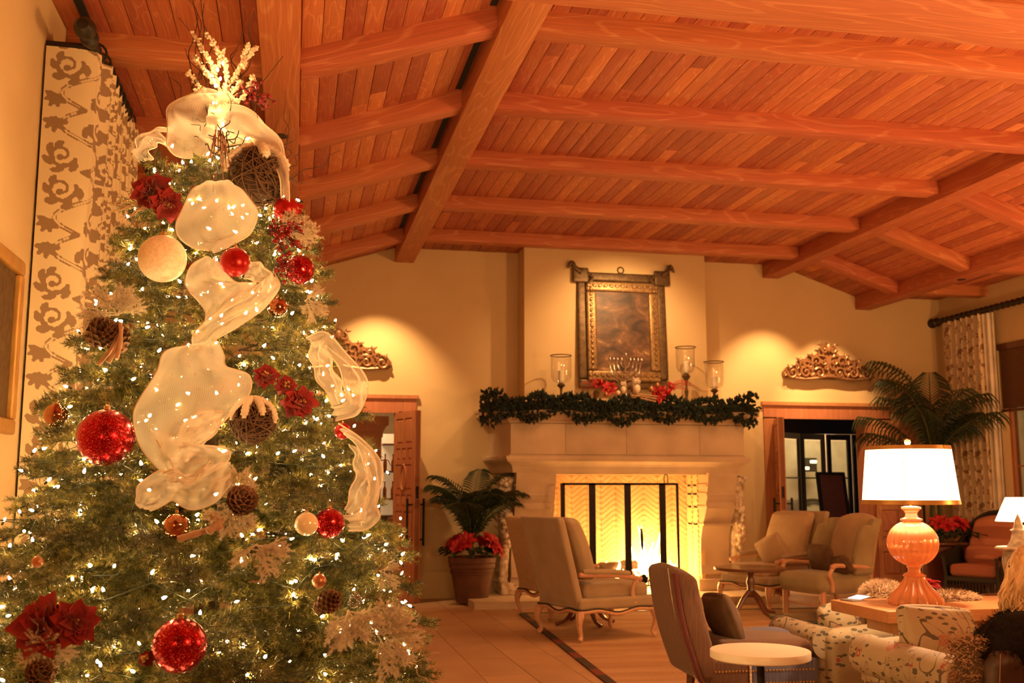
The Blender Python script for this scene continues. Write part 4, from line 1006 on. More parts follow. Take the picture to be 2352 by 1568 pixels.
# big palm at the right in front of the curtain
r2 = random.Random(8); fr = []
for (az, ln, ri, lf) in ((2.9, 1.75, 1.25, .36), (3.5, 1.6, 1.0, .34), (2.4, 1.55, 1.35, .34), (.1, 1.8, 1.1, .36), (-.4, 1.5, 1.25, .34), (.6, 1.6, 1.3, .3), (4.2, 1.5, 1.2, .32), (4.9, 1.6, 1.3, .34), (5.5, 1.55, 1.1, .34), (1.6, 1.5, 1.5, .3), (3.1, 1.3, .5, .3), (-.2, 1.5, .6, .32), (5.2, 1.3, .5, .3), (4.0, 1.35, .5, .3), (1.9, 1.3, 1.2, .3), (2.0, 2.1, 1.55, .26), (4.6, 1.2, 1.0, .3), (2.7, 1.5, .8, .33), (5.9, 1.4, .9, .33)):
    fr.append((az+r2.uniform(-.1, .1), ln*(.56 if (az < .9 or az > 5.6) else (.72 if az < 2.2 else .92)), min(1.54, ri+.35), lf, 1.75+r2.uniform(-.15, .35)))
PB = (9.0, 13.55, 0)
t = palm('tall kentia palm at the right in front of the patterned curtain', PB, fr, seed=5, lw=.024, hang=.8, droop=.5)
palm('feathery plant outside the steel glazed doors', (px(1812, 18.6), 18.6, 0), [(i*1.1, .8, 1.3-.1*(i % 3), .25, .8) for i in range(9)], seed=14)
for i in range(4): MB().tube(cr([(.05*math.cos(i*1.6), .05*math.sin(i*1.6), .45), (.08*math.cos(i*1.6+.5), .08*math.sin(i*1.6+.5), 1.1), (.02*math.cos(i), .02*math.sin(i), 1.8)], 8), [.03, .028, .026, .024, .022, .02, .018, .016], 7).build('trunk', 'palm_stem', t)
t = thing('plant_pot', 'dark pot of the tall kentia palm at the right', 'pot', PB)
MB().lathe([(.22, 0), (.30, .45), (.32, .46), (.32, .52), (.28, .5)], 24).build('pot_body', 'dark_wood', t); MB().lathe([(.29, .47), (.001, .48)], 20, cap=False).build('soil', 'soil', t)
t = thing('side_cabinet', 'low dark stand holding poinsettias behind the glass lamp', 'cabinet', (px(2150, 13.2), 13.2, 0)); MB().rbox((0, 0, .36), (.9, .4, .70), .02, 1, flat=1).build('cabinet_body', 'dark_wood', t); MB().rbox((0, 0, .74), (.98, .46, .04), .01, 1, flat=1).build('top_board', 'dark_wood', t)
poinsettia('red poinsettias on the low stand behind the glass lamp', (px(2168, 13.15), 13.15, .93), .42, 11, 7, .15)
poinsettia('small poinsettia with one bright red bract behind the lamp foot', (px(2115, 9.0), 9.0, .52), .12, 2, 12, .13, True, .10)
t = thing('small_stool', 'low round stand under the small poinsettia behind the console table', 'stand', (px(2115, 9.0), 9.0, 0)); MB().lathe([(.17, .40), (.18, .42), (.17, .44)], 20).build('top', 'dark_wood', t)
for i in range(3): MB().tube([(.1*math.cos(i*2.1), .1*math.sin(i*2.1), .40), (.15*math.cos(i*2.1), .15*math.sin(i*2.1), 0)], .015, 6).build('leg', 'dark_wood', t)

# ================================================================== CURTAINS with printed scroll pattern
def scroll_print(w_, h, res, tile=.72):
    res = res/.66      # the drawing is made for a .72 m repeat and printed at two thirds of that
    """raster of a repeating acanthus scroll: 1 on the print"""
    TW, TH = tile, tile*1.6; nx, ny = int(TW/res), int(TH/res); A = np.zeros((nx, ny)); X, Y = np.meshgrid((np.arange(nx)+.5)*res, (np.arange(ny)+.5)*res, indexing='ij')
    def dab(p, q, r0, val=1):
        dx = np.abs((X-p) % TW); dx = np.minimum(dx, TW-dx); dy = np.abs((Y-q) % TH); dy = np.minimum(dy, TH-dy); A[dx*dx+dy*dy < (r0*1.15)**2] = val
    for mir in (0, 1):
        fx = (lambda x: x) if mir == 0 else (lambda x: TW-x); oy = mir*TH/2
        def leaf(x, y, a, l, w, curl):
            for i in range(13):
                t = i/12; dab(fx(x), oy+y, w*math.sin(PI*min(1, t*.85+.12))**.8*(1 if t < .9 else .7)); x += math.cos(a)*l/11; y += math.sin(a)*l/11; a += curl/12
        def scroll(cx, cy, r0, a0, dr, turns, w):
            n = 90; P = []
            for i in range(n):
                t = i/(n-1); r = r0*(1-.78*t); a = a0+dr*turns*2*PI*t; p = (cx+r*math.cos(a), cy+r*math.sin(a)); P.append((p, a)); dab(fx(p[0]), oy+p[1], w*(1-.45*t))
            dab(fx(P[-1][0][0]), oy+P[-1][0][1], w*1.6)
            for t, l in ((.03, .10), (.14, .115), (.25, .11), (.36, .10), (.47, .085)):
                (x, y), a = P[int(t*(n-1))]; leaf(x, y, a+dr*.75, l, .027, dr*1.5)
            for t in (.10, .28): (x, y), a = P[int(t*(n-1))]; leaf(x, y, a+PI+dr*-.9, .07, .018, -dr*1.2)
        # double-lined stem
        for i in range(140):
            t = i/139; dab(fx(.36+.20*math.sin(2*PI*t)), oy+TH*.5*t*1.0, .0175)
        for i in range(8, 134): t = i/139; dab(fx(.36+.20*math.sin(2*PI*t)), oy+TH*.5*t, .0065, 0)
        scroll(.20, .17, .125, -.3, 1, 1.35, .017)
        scroll(.53, .43, .115, PI-.3, -1, 1.3, .016)
        for k_ in range(5): leaf(.60, .10, .4+.55*k_, .13-.012*abs(k_-2), .023, .3*(k_-2))
        for k_ in range(5): leaf(.12, .46, 1.0+.55*k_, .12-.01*abs(k_-2), .022, .3*(k_-2))
        dab(fx(.60), oy+.10, .02); dab(fx(.12), oy+.46, .018)
    return (A*4+np.roll(A, 1, 0)+np.roll(A, -1, 0)+np.roll(A, 1, 1)+np.roll(A, -1, 1))/8
def curtain(label, base, along, W_, H_, folds, depth, mat, res=.011, cloth=1.6, open_w=.0, seed=0, inn=(1, 0, 0)):
    """hangs from base (top near corner) along a direction; first stretch flat, then pleated"""
    S = scroll_print(1, 1, res); tx, ty = S.shape
    al = Vector(along); inv = Vector(inn); fw = open_w; ret = fw > 0; total = fw+(W_-fw)*cloth
    nu, nv = int(total/res), int(H_/res)
    v = np.zeros((nu, nv, 3)); pr = np.zeros((nu, nv)); q = np.random.RandomState(seed)
    ph = np.cumsum(q.uniform(.8, 1.25, folds+1)); ph = ph/ph[-1]
    us = np.arange(nu)*total/(nu-1); zs = np.arange(nv)*H_/(nv-1)
    tt = np.clip((us-fw)/(total-fw), 0, 1); s_ = np.where(us < fw, us, fw+tt*(W_-fw))
    phase = np.interp(tt, np.concatenate([[0], ph]), np.arange(folds+2))*2*PI
    dep = np.sin(phase)*depth*np.clip(tt*folds, 0, 1)
    lat = np.sin(2*phase)*depth*.25*np.clip(tt*folds, 0, 1)
    for i in range(nu):
        flare = 1+.18*zs/H_; wob = .012*np.sin(zs*2.1+i*.02)
        d_ = dep[i]*flare+wob
        sc_ = s_[i]*(1+.04*zs/H_)+lat[i]
        if ret and us[i] < fw:
            for c_ in range(3): v[i, :, c_] = base[c_]+inv[c_]*us[i]+al[c_]*(d_*.3+.04*(us[i]/fw)**4)
        else:
            for c_ in range(3): v[i, :, c_] = base[c_]+inv[c_]*fw+al[c_]*(sc_-fw+(.04 if ret else 0))+inv[c_]*d_
        v[i, :, 2] -= zs
        pr[i] = S[int(us[i]/res) % tx, (zs/res).astype(int) % ty]
    idx = np.arange(nu*nv).reshape(nu, nv); fa = np.stack([idx[:-1, :-1], idx[1:, :-1], idx[1:, 1:], idx[:-1, 1:]], -1).reshape(-1, 4)
    me = bpy.data.meshes.new('curtain_cloth'); nf = len(fa)
    me.vertices.add(nu*nv); me.vertices.foreach_set('co', v.reshape(-1).astype(np.float32))
    me.loops.add(nf*4); me.loops.foreach_set('vertex_index', fa.ravel().astype(np.int32))
    me.polygons.add(nf); me.polygons.foreach_set('loop_start', np.arange(0, nf*4, 4, dtype=np.int32)); me.polygons.foreach_set('loop_total', np.full(nf, 4, dtype=np.int32))
    me.update(calc_edges=True); me.polygons.foreach_set('use_smooth', [True]*nf)
    at_ = me.attributes.new('print', 'FLOAT', 'POINT'); at_.data.foreach_set('value', pr.ravel().astype(np.float32)); me.materials.append(MAT[mat])
    return me
def rod(label, a, b, finial_end=0, r_=.045):
    a, b = Vector(a), Vector(b); t = thing('curtain_rod', label, 'curtain rod', a); d = b-a; ln = d.length; n = int(ln/.02)
    MB().tube([d*(i/n) for i in range(n+1)], [r_*(1+.16*math.sin(i*1.1)) for i in range(n+1)], 12).build('twisted_pole', 'rod_bronze', t)
    e = -d.normalized() if finial_end == 0 else d.normalized(); c = Vector((0, 0, 0)) if finial_end == 0 else d
    M = e.to_track_quat('Z', 'Y').to_euler()
    MB().lathe([(r_, 0), (r_*1.5, .02), (r_*1.5, .045), (r_*.8, .06), (r_*.8, .08), (r_*1.35, .10), (r_*1.75, .15), (r_*1.6, .20), (r_*.9, .235), (.001, .24)], 18, c=c, rot=tuple(M)).build('finial', 'rod_bronze', t)
    for q in (.02, .5, .97):
        p = d*q; s = -1 if a.x < 4 else 1
        MB().tube([p, p+Vector((s*(abs(a.x-(XL if s < 0 else XR))-.004), 0, -.0))], .028, 8).build('bracket', 'rod_bronze', t)
    return t
# left curtain
me = curtain('', (XL+.015, 6.34, 4.10), (0, 1, 0), 1.75, 4.08, 9, .055, 'damask', res=.0075, cloth=1.6, open_w=.27, seed=4, inn=(1, 0, 0))
link('curtain', me, None, None, None, 'cream curtain with tan scroll print hanging on the left wall', None, 'curtain')
rod('dark twisted curtain rod along the left wall', (XL+.27, 6.28, 4.13), (XL+.27, 12.4, 4.13), r_=.036)
for i in range(9):
    y = 6.45+i*.15; t = link("curtain_ring", None, None, (XL+.27, y, 4.13), None, 'dark ring holding the left curtain on its rod', None, 'curtain ring', 'rings on the left curtain rod'); MB().tube([(.065*math.cos(a), 0, .065*math.sin(a)-.01) for a in [2*PI*j/14 for j in range(15)]], .008, 5).build('ring', 'rod_bronze', t)
# right curtain: printed, with pale lining edge
me = curtain('', (XR-.13, 14.32, 4.02), (0, -1, 0), 1.0, 4.0, 6, .075, 'damask_right', res=.011, cloth=1.7, seed=9, inn=(1, 0, 0))
t = link('curtain', me, None, None, None, 'brown scroll-print curtain behind the tall palm at the right', None, 'curtain')
m = MB().grid(lambda u, v: (XR-.14+.04*math.sin(u*16), 13.36-.25*u, 4.0-3.98*v), 30, 12); m.build('lining', 'shade_cloth', t, 180)
rod('dark twisted curtain rod along the right wall', (XR-.14, 14.40, 4.06), (XR-.14, 9.0, 4.06))

# ================================================================== ARMCHAIRS BY THE FIRE
def cabriole(t, x, y, sx, sy, H=.30, mat='chair_wood', r_=.03):
    p = cr([(x, y, H), (x+sx*.018, y+sy*.012, H*.74), (x+sx*.014, y+sy*.008, H*.5), (x-sx*.012, y-sy*.010, H*.22), (x+sx*.012, y+sy*.012, .018)], 14)
    MB().tube(p, [r_*(1.35, 1.45, 1.4, 1.25, 1.1, 1.0, .92, .85, .8, .76, .74, .76, .85, .8)[i] for i in range(14)], 8).build('leg', mat, t)
def bergere(label, loc, ang, W=.80, D=.86, top=1.17, cloth='upholstery', cush='upholstery', lean=.24, cloth2=None, seatz=.47, wings=False, grp=None, sc=1.0):
    t = thing('bergere_armchair', label, 'armchair', loc, ang, grp, None, sc); h = W/2; dx = D/2
    # upholstered box with a curved timber apron
    def apr(u): return .285-.035*math.sin(u*PI)+.03*math.sin(u*2*PI)**2
    m = MB(); m.rbox((0, 0, .355), (D, W, .11), .03, 3); m.build('seat_frame', cloth, t)
    for (a, b, nm) in (((-dx, -h), (dx, -h), 's'), ((-dx, h), (dx, h), 's'), ((dx, -h), (dx, h), 'f'), ((-dx, -h), (-dx, h), 'b')):
        n = 18; mm = MB(); br = []
        out = Vector(((a[0]+b[0])/2, (a[1]+b[1])/2, 0)).normalized()*.008
        pts = [(a[0]+(b[0]-a[0])*i/n, a[1]+(b[1]-a[1])*i/n, apr(i/n)) for i in range(n+1)]
        for i, p in enumerate(pts): br.append((p[0]+out.x, p[1]+out.y, p[2]+.022))
        mm.tube(pts, .024, 8, flat=.8); mm.build('apron', 'chair_wood', t); MB().tube(br, .008, 5).build('braid', 'black_braid', t)
    for sx in (-1, 1):
        for sy in (-1, 1): cabriole(t, sx*(dx-.01), sy*(h-.01), sx, sy, .28)
    # back: tapered leaning panel
    zb, bt = .33, .085
    def backf(p):
        u = (p.z+.5*(top-zb))/(top-zb); return (p.x-u*lean, p.y*(1.0-.05*(1-u)), p.z)
    m = MB(); m.rbox((-dx+bt/2, 0, (zb+top)/2), (bt, W-.02, top-zb), .03, 3, fn=backf, flat=6); m.build('back_panel', cloth, t)
    # back cushion
    def cf(p):
        u = (p.z+.30)/.6; return (p.x-u*lean*.85+.03*math.sin(u*PI), p.y*(1+.02*math.sin(u*PI)), p.z)
    ch = top-seatz-.12
    m = MB(); m.rbox((-dx+bt+.11, 0, seatz+.11+ch/2), (.17, W-.20, ch), .06, 4, .03, flat=6, fn=cf); bc = m.build('back_cushion', cloth2 or cush, t)
    m = MB().rbox((.05, 0, seatz-.01), (D-.12, W-.16, .15), .05, 4, .025, flat=6); m.build('seat_cushion', cush, t)
    for s in (-1, 1):
        y = s*(h-.035)
        p = cr([(-dx+.02, y, .64), (-.05, y, .625), (.17, y+s*.01, .60), (.26, y+s*.015, .585), (.30, y+s*.02, .57)], 14)
        MB().tube(p, [.024]*11+[.028, .032, .02], 8).build('arm_rail', 'chair_wood', t)
        q = cr([(-dx+.06, y, .668), (-.1, y, .66), (.12, y, .64), (.16, y, .63)], 10); MB().tube(q, [.03]+[.04]*8+[.03], 10, flat=.75).build('arm_pad', cloth, t)
        MB().tube(cr([(.25, y+s*.012, .585), (.215, y, .52), (.20, y, .43), (.22, y+s*.01, .34)], 12), [.024, .022, .021, .02, .02, .02, .021, .023, .025, .027, .029, .03], 8).build('arm_post', 'chair_wood', t)
        if wings:
            def wf(p, s=s):
                u = (p.z+.28)/.56; return (p.x-u*lean*.55-.07*(1-u)**2, p.y+s*.01*u, p.z)
            MB().rbox((-dx+.22, s*(h-.03), .90), (.30, .06, .54), .028, 3, .012, flat=6, fn=wf).build('wing', cloth, t)
    return t
G1 = None
bergere('high-backed linen armchair seen from behind in front of the fire', (3.08, 10.58, .012), R(17), W=.80, D=.90, top=1.20)
bergere('swirl-patterned high-backed armchair behind the linen one, near the potted palm', (3.12, 12.2, .012), R(18), W=.72, D=.74, top=1.15, cloth='moire_cloth', cush='upholstery', lean=.2)
bergere('tan open-arm armchair with a loose pillow, nearer the fireplace', (5.98, 12.62, .012), R(200), W=.84, D=.92, top=1.19, cloth='upholstery', cush='cushion_tan', lean=.24)
# winged chair with throw-like wings
def wing_chair(label, loc, ang):
    t = thing('wing_armchair', label, 'armchair', loc, ang); W, D, top = .82, .84, 1.17; h, dx = W/2, D/2
    MB().rbox((.03, 0, .385), (D, W-.06, .22), .09, 4, .03, flat=6).build('seat_cushion', 'upholstery_green', t)
    def bf(p):
        u = (p.z+.38)/.76; return (p.x-u*.20-.02*math.cos(p.y*4), p.y*(1-.06*u), p.z-(.10*(abs(p.y)/h)**2 if p.z > .2 else 0))
    MB().rbox((-dx+.09, 0, .79), (.15, W-.12, .78), .06, 4, .03, flat=8, fn=bf).build('backrest', 'cushion_tan', t)
    for s in (-1, 1):
        def wf(p, s=s):
            u = (p.z+.33)/.66; e = max(0, u-.75)/.25
            return (p.x-u*.17+(.04*math.sin(u*4)), p.y-s*.015*u, p.z-.09*e*e*(1 if p.x > 0 else .2))
        MB().rbox((-dx+.20, s*(h-.05), .81), (.30, .075, .66), .034, 3, .015, flat=8, fn=wf).build('wing', 'upholstery_green', t)
        MB().tube(cr([(-dx+.05, s*(h-.04), .56), (0, s*(h-.0), .585), (.22, s*(h+.01), .60), (.31, s*(h+.01), .58)], 12), [.025]*8+[.028, .03, .033, .022], 8).build('arm_rail', 'chair_wood', t)
        MB().tube(cr([(.27, s*(h+.01), .59), (.33, s*(h), .50), (.28, s*(h-.02), .40), (.27, s*(h-.03), .30)], 12), .024, 8).build('arm_post', 'chair_wood', t)
        MB().tube([(dx-.06, s*(h-.09), .33), (dx-.05, s*(h-.085), 0)], [.036, .03], 8).build('leg', 'chair_wood', t)
        MB().tube([(-dx+.06, s*(h-.09), .52), (-dx+.02, s*(h-.09), .25), (-dx-.05, s*(h-.085), 0)], [.03, .032, .026], 8).build('leg', 'chair_wood', t)
    MB().tube([(dx-.06, -h+.09, .14), (dx-.06, h-.09, .14)], .014, 6).build('stretcher', 'chair_wood', t)
    return t
wing_chair('olive winged armchair with wooden arms in front of the right doorway', (6.28, 11.72, .012), R(194))
def cushion(label, loc, rot, size=(.42, .14, .42), mat='cushion_tan', grp=None):
    o = MB().rbox((0, 0, 0), (size[0], size[1]*.45, size[2]), .03, 3, size[1]*.55, flat=8).build('cushion', mat, None, loc=loc, rot=rot); o['label'] = label; o['category'] = 'cushion'
    if grp: o['group'] = grp
    return o
cushion('loose tan pillow tipped on the armchair nearer the fireplace', (5.96, 12.45, .70), (R(-18), R(24), R(112)), (.42, .15, .40), 'cushion_tan')
cushion('dark brown ribbed cushion in the olive winged armchair', (6.20, 11.68, .66), (R(-14), 0, R(100)), (.42, .14, .34), 'pillow_dark')
cushion('second dark patterned cushion low in the olive winged armchair', (6.30, 11.42, .60), (R(-30), R(12), R(95)), (.36, .12, .22), 'pillow_dark')
def pedestal(label, loc, r_, H, mat='dark_wood', n=4, a0=.4):
    t = thing('pedestal_table', label, 'table', loc, a0)
    MB().lathe([(r_*.96, H-.035), (r_, H-.025), (r_, H-.006), (r_*.985, H)], 36).build('table_top', mat, t)
    MB().lathe([(.05, .22), (.06, .26), (.035, .32), (.05, .40), (.03, .46), (.06, H-.03)], 14).build('column', mat, t)
    for i in range(n):
        a = 2*PI*i/n; c, s = math.cos(a), math.sin(a)
        MB().tube(cr([(c*.03, s*.03, .28), (c*.12, s*.12, .20), (c*.22, s*.22, .07), (c*.31, s*.31, .03), (c*.36, s*.36, .02)], 12), [.03, .03, .03, .028, .026, .024, .022, .02, .02, .022, .024, .02], 8).build('foot', mat, t)
    return t
pedestal('round dark wooden pedestal table between the two right armchairs', (5.30, 11.72, .012), .42, .565, a0=.3)
pedestal('dark pedestal table with only its curved feet showing under the linen armchair', (3.20, 11.42, .012), .33, .54, a0=.2)

# ---------------------------------------------------------------- rug
rug = thing('area_rug', 'large tan woven rug with a dark and red striped edge', 'rug', (2.70, 12.62, 0), R(3.6)*-1)
MB().bbox((.08, -9.5, 0), (6.4, -.08, .012)).build('woven_field', 'rug_weave', rug, 0)
MB().bbox((0, -9.5, 0), (.08, 0, .014)).build('striped_border', 'rug_band', rug, 0)
MB().bbox((.08, -.08, 0), (6.4, 0, .014)).build('striped_border', 'rug_band', rug, 0)

# ---------------------------------------------------------------- wicker armchair far right
t = thing('wicker_armchair', 'round-backed dark wicker armchair with rust striped cushions at the right', 'armchair', (9.00, 12.55, 0), R(-65))
# local forward is -y
MB().rbox((0, 0, .42), (.66, .62, .15), .05, 4, .02).build('seat_cushion', 'rust_stripe', t)
def rb(p):
    u = (p.z+.3)/.6; return (p.x*(1-.22*max(0, u)**2), p.y+.10*u+.12*(p.x*2)**2*-.5, p.z-.16*(abs(p.x)*2.6)**2*(1 if p.z > 0 else 0)*.5)
MB().rbox((0, .27, .82), (.70, .12, .62), .055, 4, .03, flat=10, fn=rb).build('back_cushion', 'rust_stripe', t)
MB().rbox((0, .12, .61), (.62, .16, .24), .07, 4, .03, rot=(-.35, 0, 0)).build('bolster', 'rust_stripe', t)
fr = MB()
shell = []
for s in (-1, 1):
    MB().tube(cr([(s*.40, -.33, .60), (s*.43, -.15, .64), (s*.43, .12, .72), (s*.38, .36, .98), (s*.2, .46, 1.14), (0, .48, 1.18)], 20), .028, 8).build('top_rail', 'wicker_black', t)
    pts = cr([(s*.37, -.36, .60), (s*.36, -.33, .3), (s*.39, -.38, 0)], 8); MB().tube(pts, .024, 8).build('leg', 'wicker_black', t)
    MB().tube([(s*.34, .38, .6), (s*.36, .44, 0)], .024, 8).build('leg', 'wicker_black', t)
    MB().grid(lambda u, v, s=s: (s*(.41-.03*(1-v)+.0*u), -.33+.72*u, .22+v*(.40+.02*u+.26*u*u)), 16, 10).build('side_weave', 'wicker_black', t)
MB().grid(lambda u, v: (.42*math.sin((u-.5)*PI*.85), .36+.10*math.cos((u-.5)*PI), .22+v*(.70+.24*math.cos((u-.5)*PI))), 20, 12).build('back_weave', 'wicker_black', t)
m = MB(); m.rbox((0, 0, .31), (.76, .70, .07), .02)
m.build('seat_frame', 'wicker_black', t)
for i in range(16): MB().tube([(-.34+i*.045, -.345, .28), (-.34+i*.045, -.345, .10)], .007, 5).build('skirt_spindle', 'wicker_black', t)
MB().tube([(-.36, -.345, .10), (.36, -.345, .10)], .014, 6).build('stretcher', 'wicker_black', t)

# ================================================================== RIGHT FOREGROUND
# console table behind the sofa
TZ = .80
t = thing('console_table', 'honey-coloured wooden console table carrying the orange glass lamp', 'table', (0, 0, 0))
MB().rbox((4.83, 5.90, TZ-.035), (2.95, .66, .07), .008, 1, flat=1).build('table_top', 'table_wood', t)
for x in (3.95, 6.15): 
    for y in (5.70, 6.10): MB().rbox((x, y, (TZ-.07)/2), (.09, .09, TZ-.07), .008, 1, flat=1).build('leg', 'table_wood', t)
MB().rbox((4.83, 5.90, TZ-.12), (2.6, .42, .09), .006, 1, flat=1).build('apron', 'table_wood', t)
# lamp
LX, LY = 3.72, 5.86
t = thing('glass_table_lamp', 'orange fluted blown-glass lamp with a glowing white drum shade', 'lamp', (LX, LY, TZ))
def fl(n, d, z0=None): return lambda a, z: 1+d*abs(math.cos(a*n/2))-d*.5
MB().lathe([(.001, 0), (.148, 0), (.158, .006), (.156, .03), (.135, .062), (.098, .098), (.072, .135), (.060, .155), (.058, .165)], 96, flute=lambda a, z: 1+(.17 if z < .14 else .03)*(abs(math.cos(a*7))-.7)).build('fluted_foot', 'orange_glass', t, 60)
MB().lathe([(.060, .163), (.068, .172), (.060, .181), (.040, .19), (.036, .21), (.046, .225), (.036, .236)], 40).build('collar', 'orange_glass', t)
bz, br = .366, .148
MB().lathe([(br*math.sin(PI*(.08+.86*i/22))*1.0, bz-br*math.cos(PI*(.08+.86*i/22))*.94) for i in range(23)], 132, flute=lambda a, z: 1+.055*(abs(math.cos(a*11))-.6)).build('fluted_globe', 'orange_glass', t, 60)
MB().lathe([(.036, .495), (.064, .502), (.066, .512), (.040, .522), (.034, .545), (.046, .56), (.058, .572), (.058, .583), (.03, .59)], 40).build('neck', 'orange_glass', t)
zb, zt, rb_, rt = .600, .955, .285, .248
MB().lathe([(rb_, zb), (rt, zt)], 64, cap=False).build('lamp_shade', 'lit_shade', t)
for (r0, z0, z1) in ((rb_, zb, zb+.028), (rt, zt-.024, zt)):
    MB().lathe([(r0+.003-(z0-zb)*0, z0), (r0+.004-.0, z0+.002), (r0+.002-(z1-z0)*.08, z1)], 64, cap=False).build('shade_trim', 'gold_trim', t)
for i in range(6):
    a = i*PI/3+.9; MB().tube([((rb_+.002)*math.cos(a), (rb_+.002)*math.sin(a), zb), ((rt+.002)*math.cos(a), (rt+.002)*math.sin(a), zt)], .0018, 4).build('shade_seam', 'gold_trim', t)
MB().tube([(0, 0, .58), (0, 0, zt+.01)], .006, 8).build('stem', 'gold_trim', t)
for i in range(3):
    a = i*2*PI/3; MB().tube([(0, 0, zt-.01), ((rt-.002)*math.cos(a), (rt-.002)*math.sin(a), zt-.01)], .003, 5).build('shade_spider', 'gold_trim', t)
MB().lathe([(.010, zt), (.013, zt+.008), (.020, zt+.022), (.018, zt+.038), (.001, zt+.048)], 14).build('finial', 'cream_pearl', t)
for s in (-1, 1): MB().sphere((s*.07, 0, zb+.25), .028, 14, 10, (1, 1, 1.3)).build('light_bulb', 'outside_light', t)
lamp('lamp_light', 'POINT', (LX, LY, TZ+.72), 105, (1, .60, .28), .05)
# laptop
t = thing('laptop', 'open laptop with a glowing screen at the left end of the console table', 'laptop', (3.45, 6.13, TZ), R(-72), None, None, (.42, .5, .6))
MB().rbox((0, 0, .008), (.26, .19, .015), .004, 1, flat=1).build('keyboard_base', 'laptop_grey', t); lid = MB().rbox((0, .12, .028), (.26, .19, .006), .002, 1, flat=1, rot=(R(8), 0, 0)).build('lid', 'laptop_grey', t)
MB().box((0, .12, .0325), (.245, .175, .001), (R(8), 0, 0)).build('screen', 'laptop_screen', lid, 0)
# white round side table
t = thing('round_side_table', 'round cream side table on one dark post at the bottom centre', 'table', (2.54, 5.52, 0))
MB().lathe([(.262, .573), (.272, .580), (.272, .614), (.268, .619), (.001, .620)], 72).build('table_top', 'table_white', t, 50)
MB().lathe([(.021, .012), (.021, .575)], 20).build('post', 'black_iron', t); MB().lathe([(.20, 0), (.20, .010), (.02, .016)], 36).build('base_plate', 'black_iron', t)
# patchwork slipper chair
t = thing('slipper_chair', 'armless patchwork chair of brown, red and blue cloth with nailhead trim', 'chair', (2.96, 6.66, .012), R(-2))
# local forward +x ; back at -x
W, D = .60, .72; h = W/2
def sb(p):
    u = (p.z+.36)/.72; return (p.x-u*.17-.03*math.sin(u*PI), p.y*(1-.10*max(0, u-.4)), p.z+.05*math.cos(p.y*7)*max(0, u-.6)-(.16*max(0, (p.x+.05)/.13))*max(0, u-.7))
b = MB(); b.rbox((-D/2+.03, 0, .63), (.17, W, .70), .045, 4, .01, flat=10, fn=sb); bk_ = b.build('backrest', 'patch_brown', t)
MB().tube([(-D/2-.058-(.17*(i/14)+.03*math.sin(i/14*PI)), -.205, .28+.70*i/14) for i in range(15)], .0022, 4).build('seam_stitching', 'flocked', t)
def sb2(p):
    u = (p.z+.36)/.72; return (p.x-u*.17-.03*math.sin(u*PI), p.y, p.z)
MB().rbox((-D/2-.045, -h+.010, .62), (.035, .034, .68), .012, 2, fn=sb2, flat=8).build('edge_panel', 'patch_red', t)
MB().rbox((.04, 0, .46), (D-.10, W-.02, .13), .05, 4, .02, flat=6).build('seat_cushion', 'patch_brown', t)
MB().rbox((.22, .16, .475), (.30, .24, .12), .05, 3, .015).build('cushion_patch', 'patch_blue', t)
MB().rbox((-.22, 0, .33), (.26, W, .16), .02, 2, flat=2).build('seat_rail', 'patch_brown', t)
MB().rbox((.14, 0, .33), (.46, W, .16), .02, 2, flat=2).build('seat_rail', 'patch_blue', t)
MB().tube([(-.09, -h-.003, .25+.012*i) for i in range(14)], [.006 if i % 2 else .009 for i in range(14)], 5).build('cross_stitching', 'flocked', t)
nm = MB().sphere((0, 0, 0), .0075, 8, 5, (1, .6, 1)).mesh('nailhead', 'gold_trim')
for i in range(30):
    for z in (.268, .345): link('nailhead', nm, t, (-D/2+.04+i*.0225, -h-.002, z))
for sx in (-1, 1):
    for sy in (-1, 1): MB().tube([(sx*(D/2-.07), sy*(h-.05), .26), (sx*(D/2-.05), sy*(h-.045), 0)], [.032, .02], 8).build('leg', 'dark_wood', t)
cushion('small dark brown cushion leaning on the patchwork chair', (2.80, 6.64, .655), (R(-20), R(4), R(88)), (.40, .13, .32), 'pillow_dark')

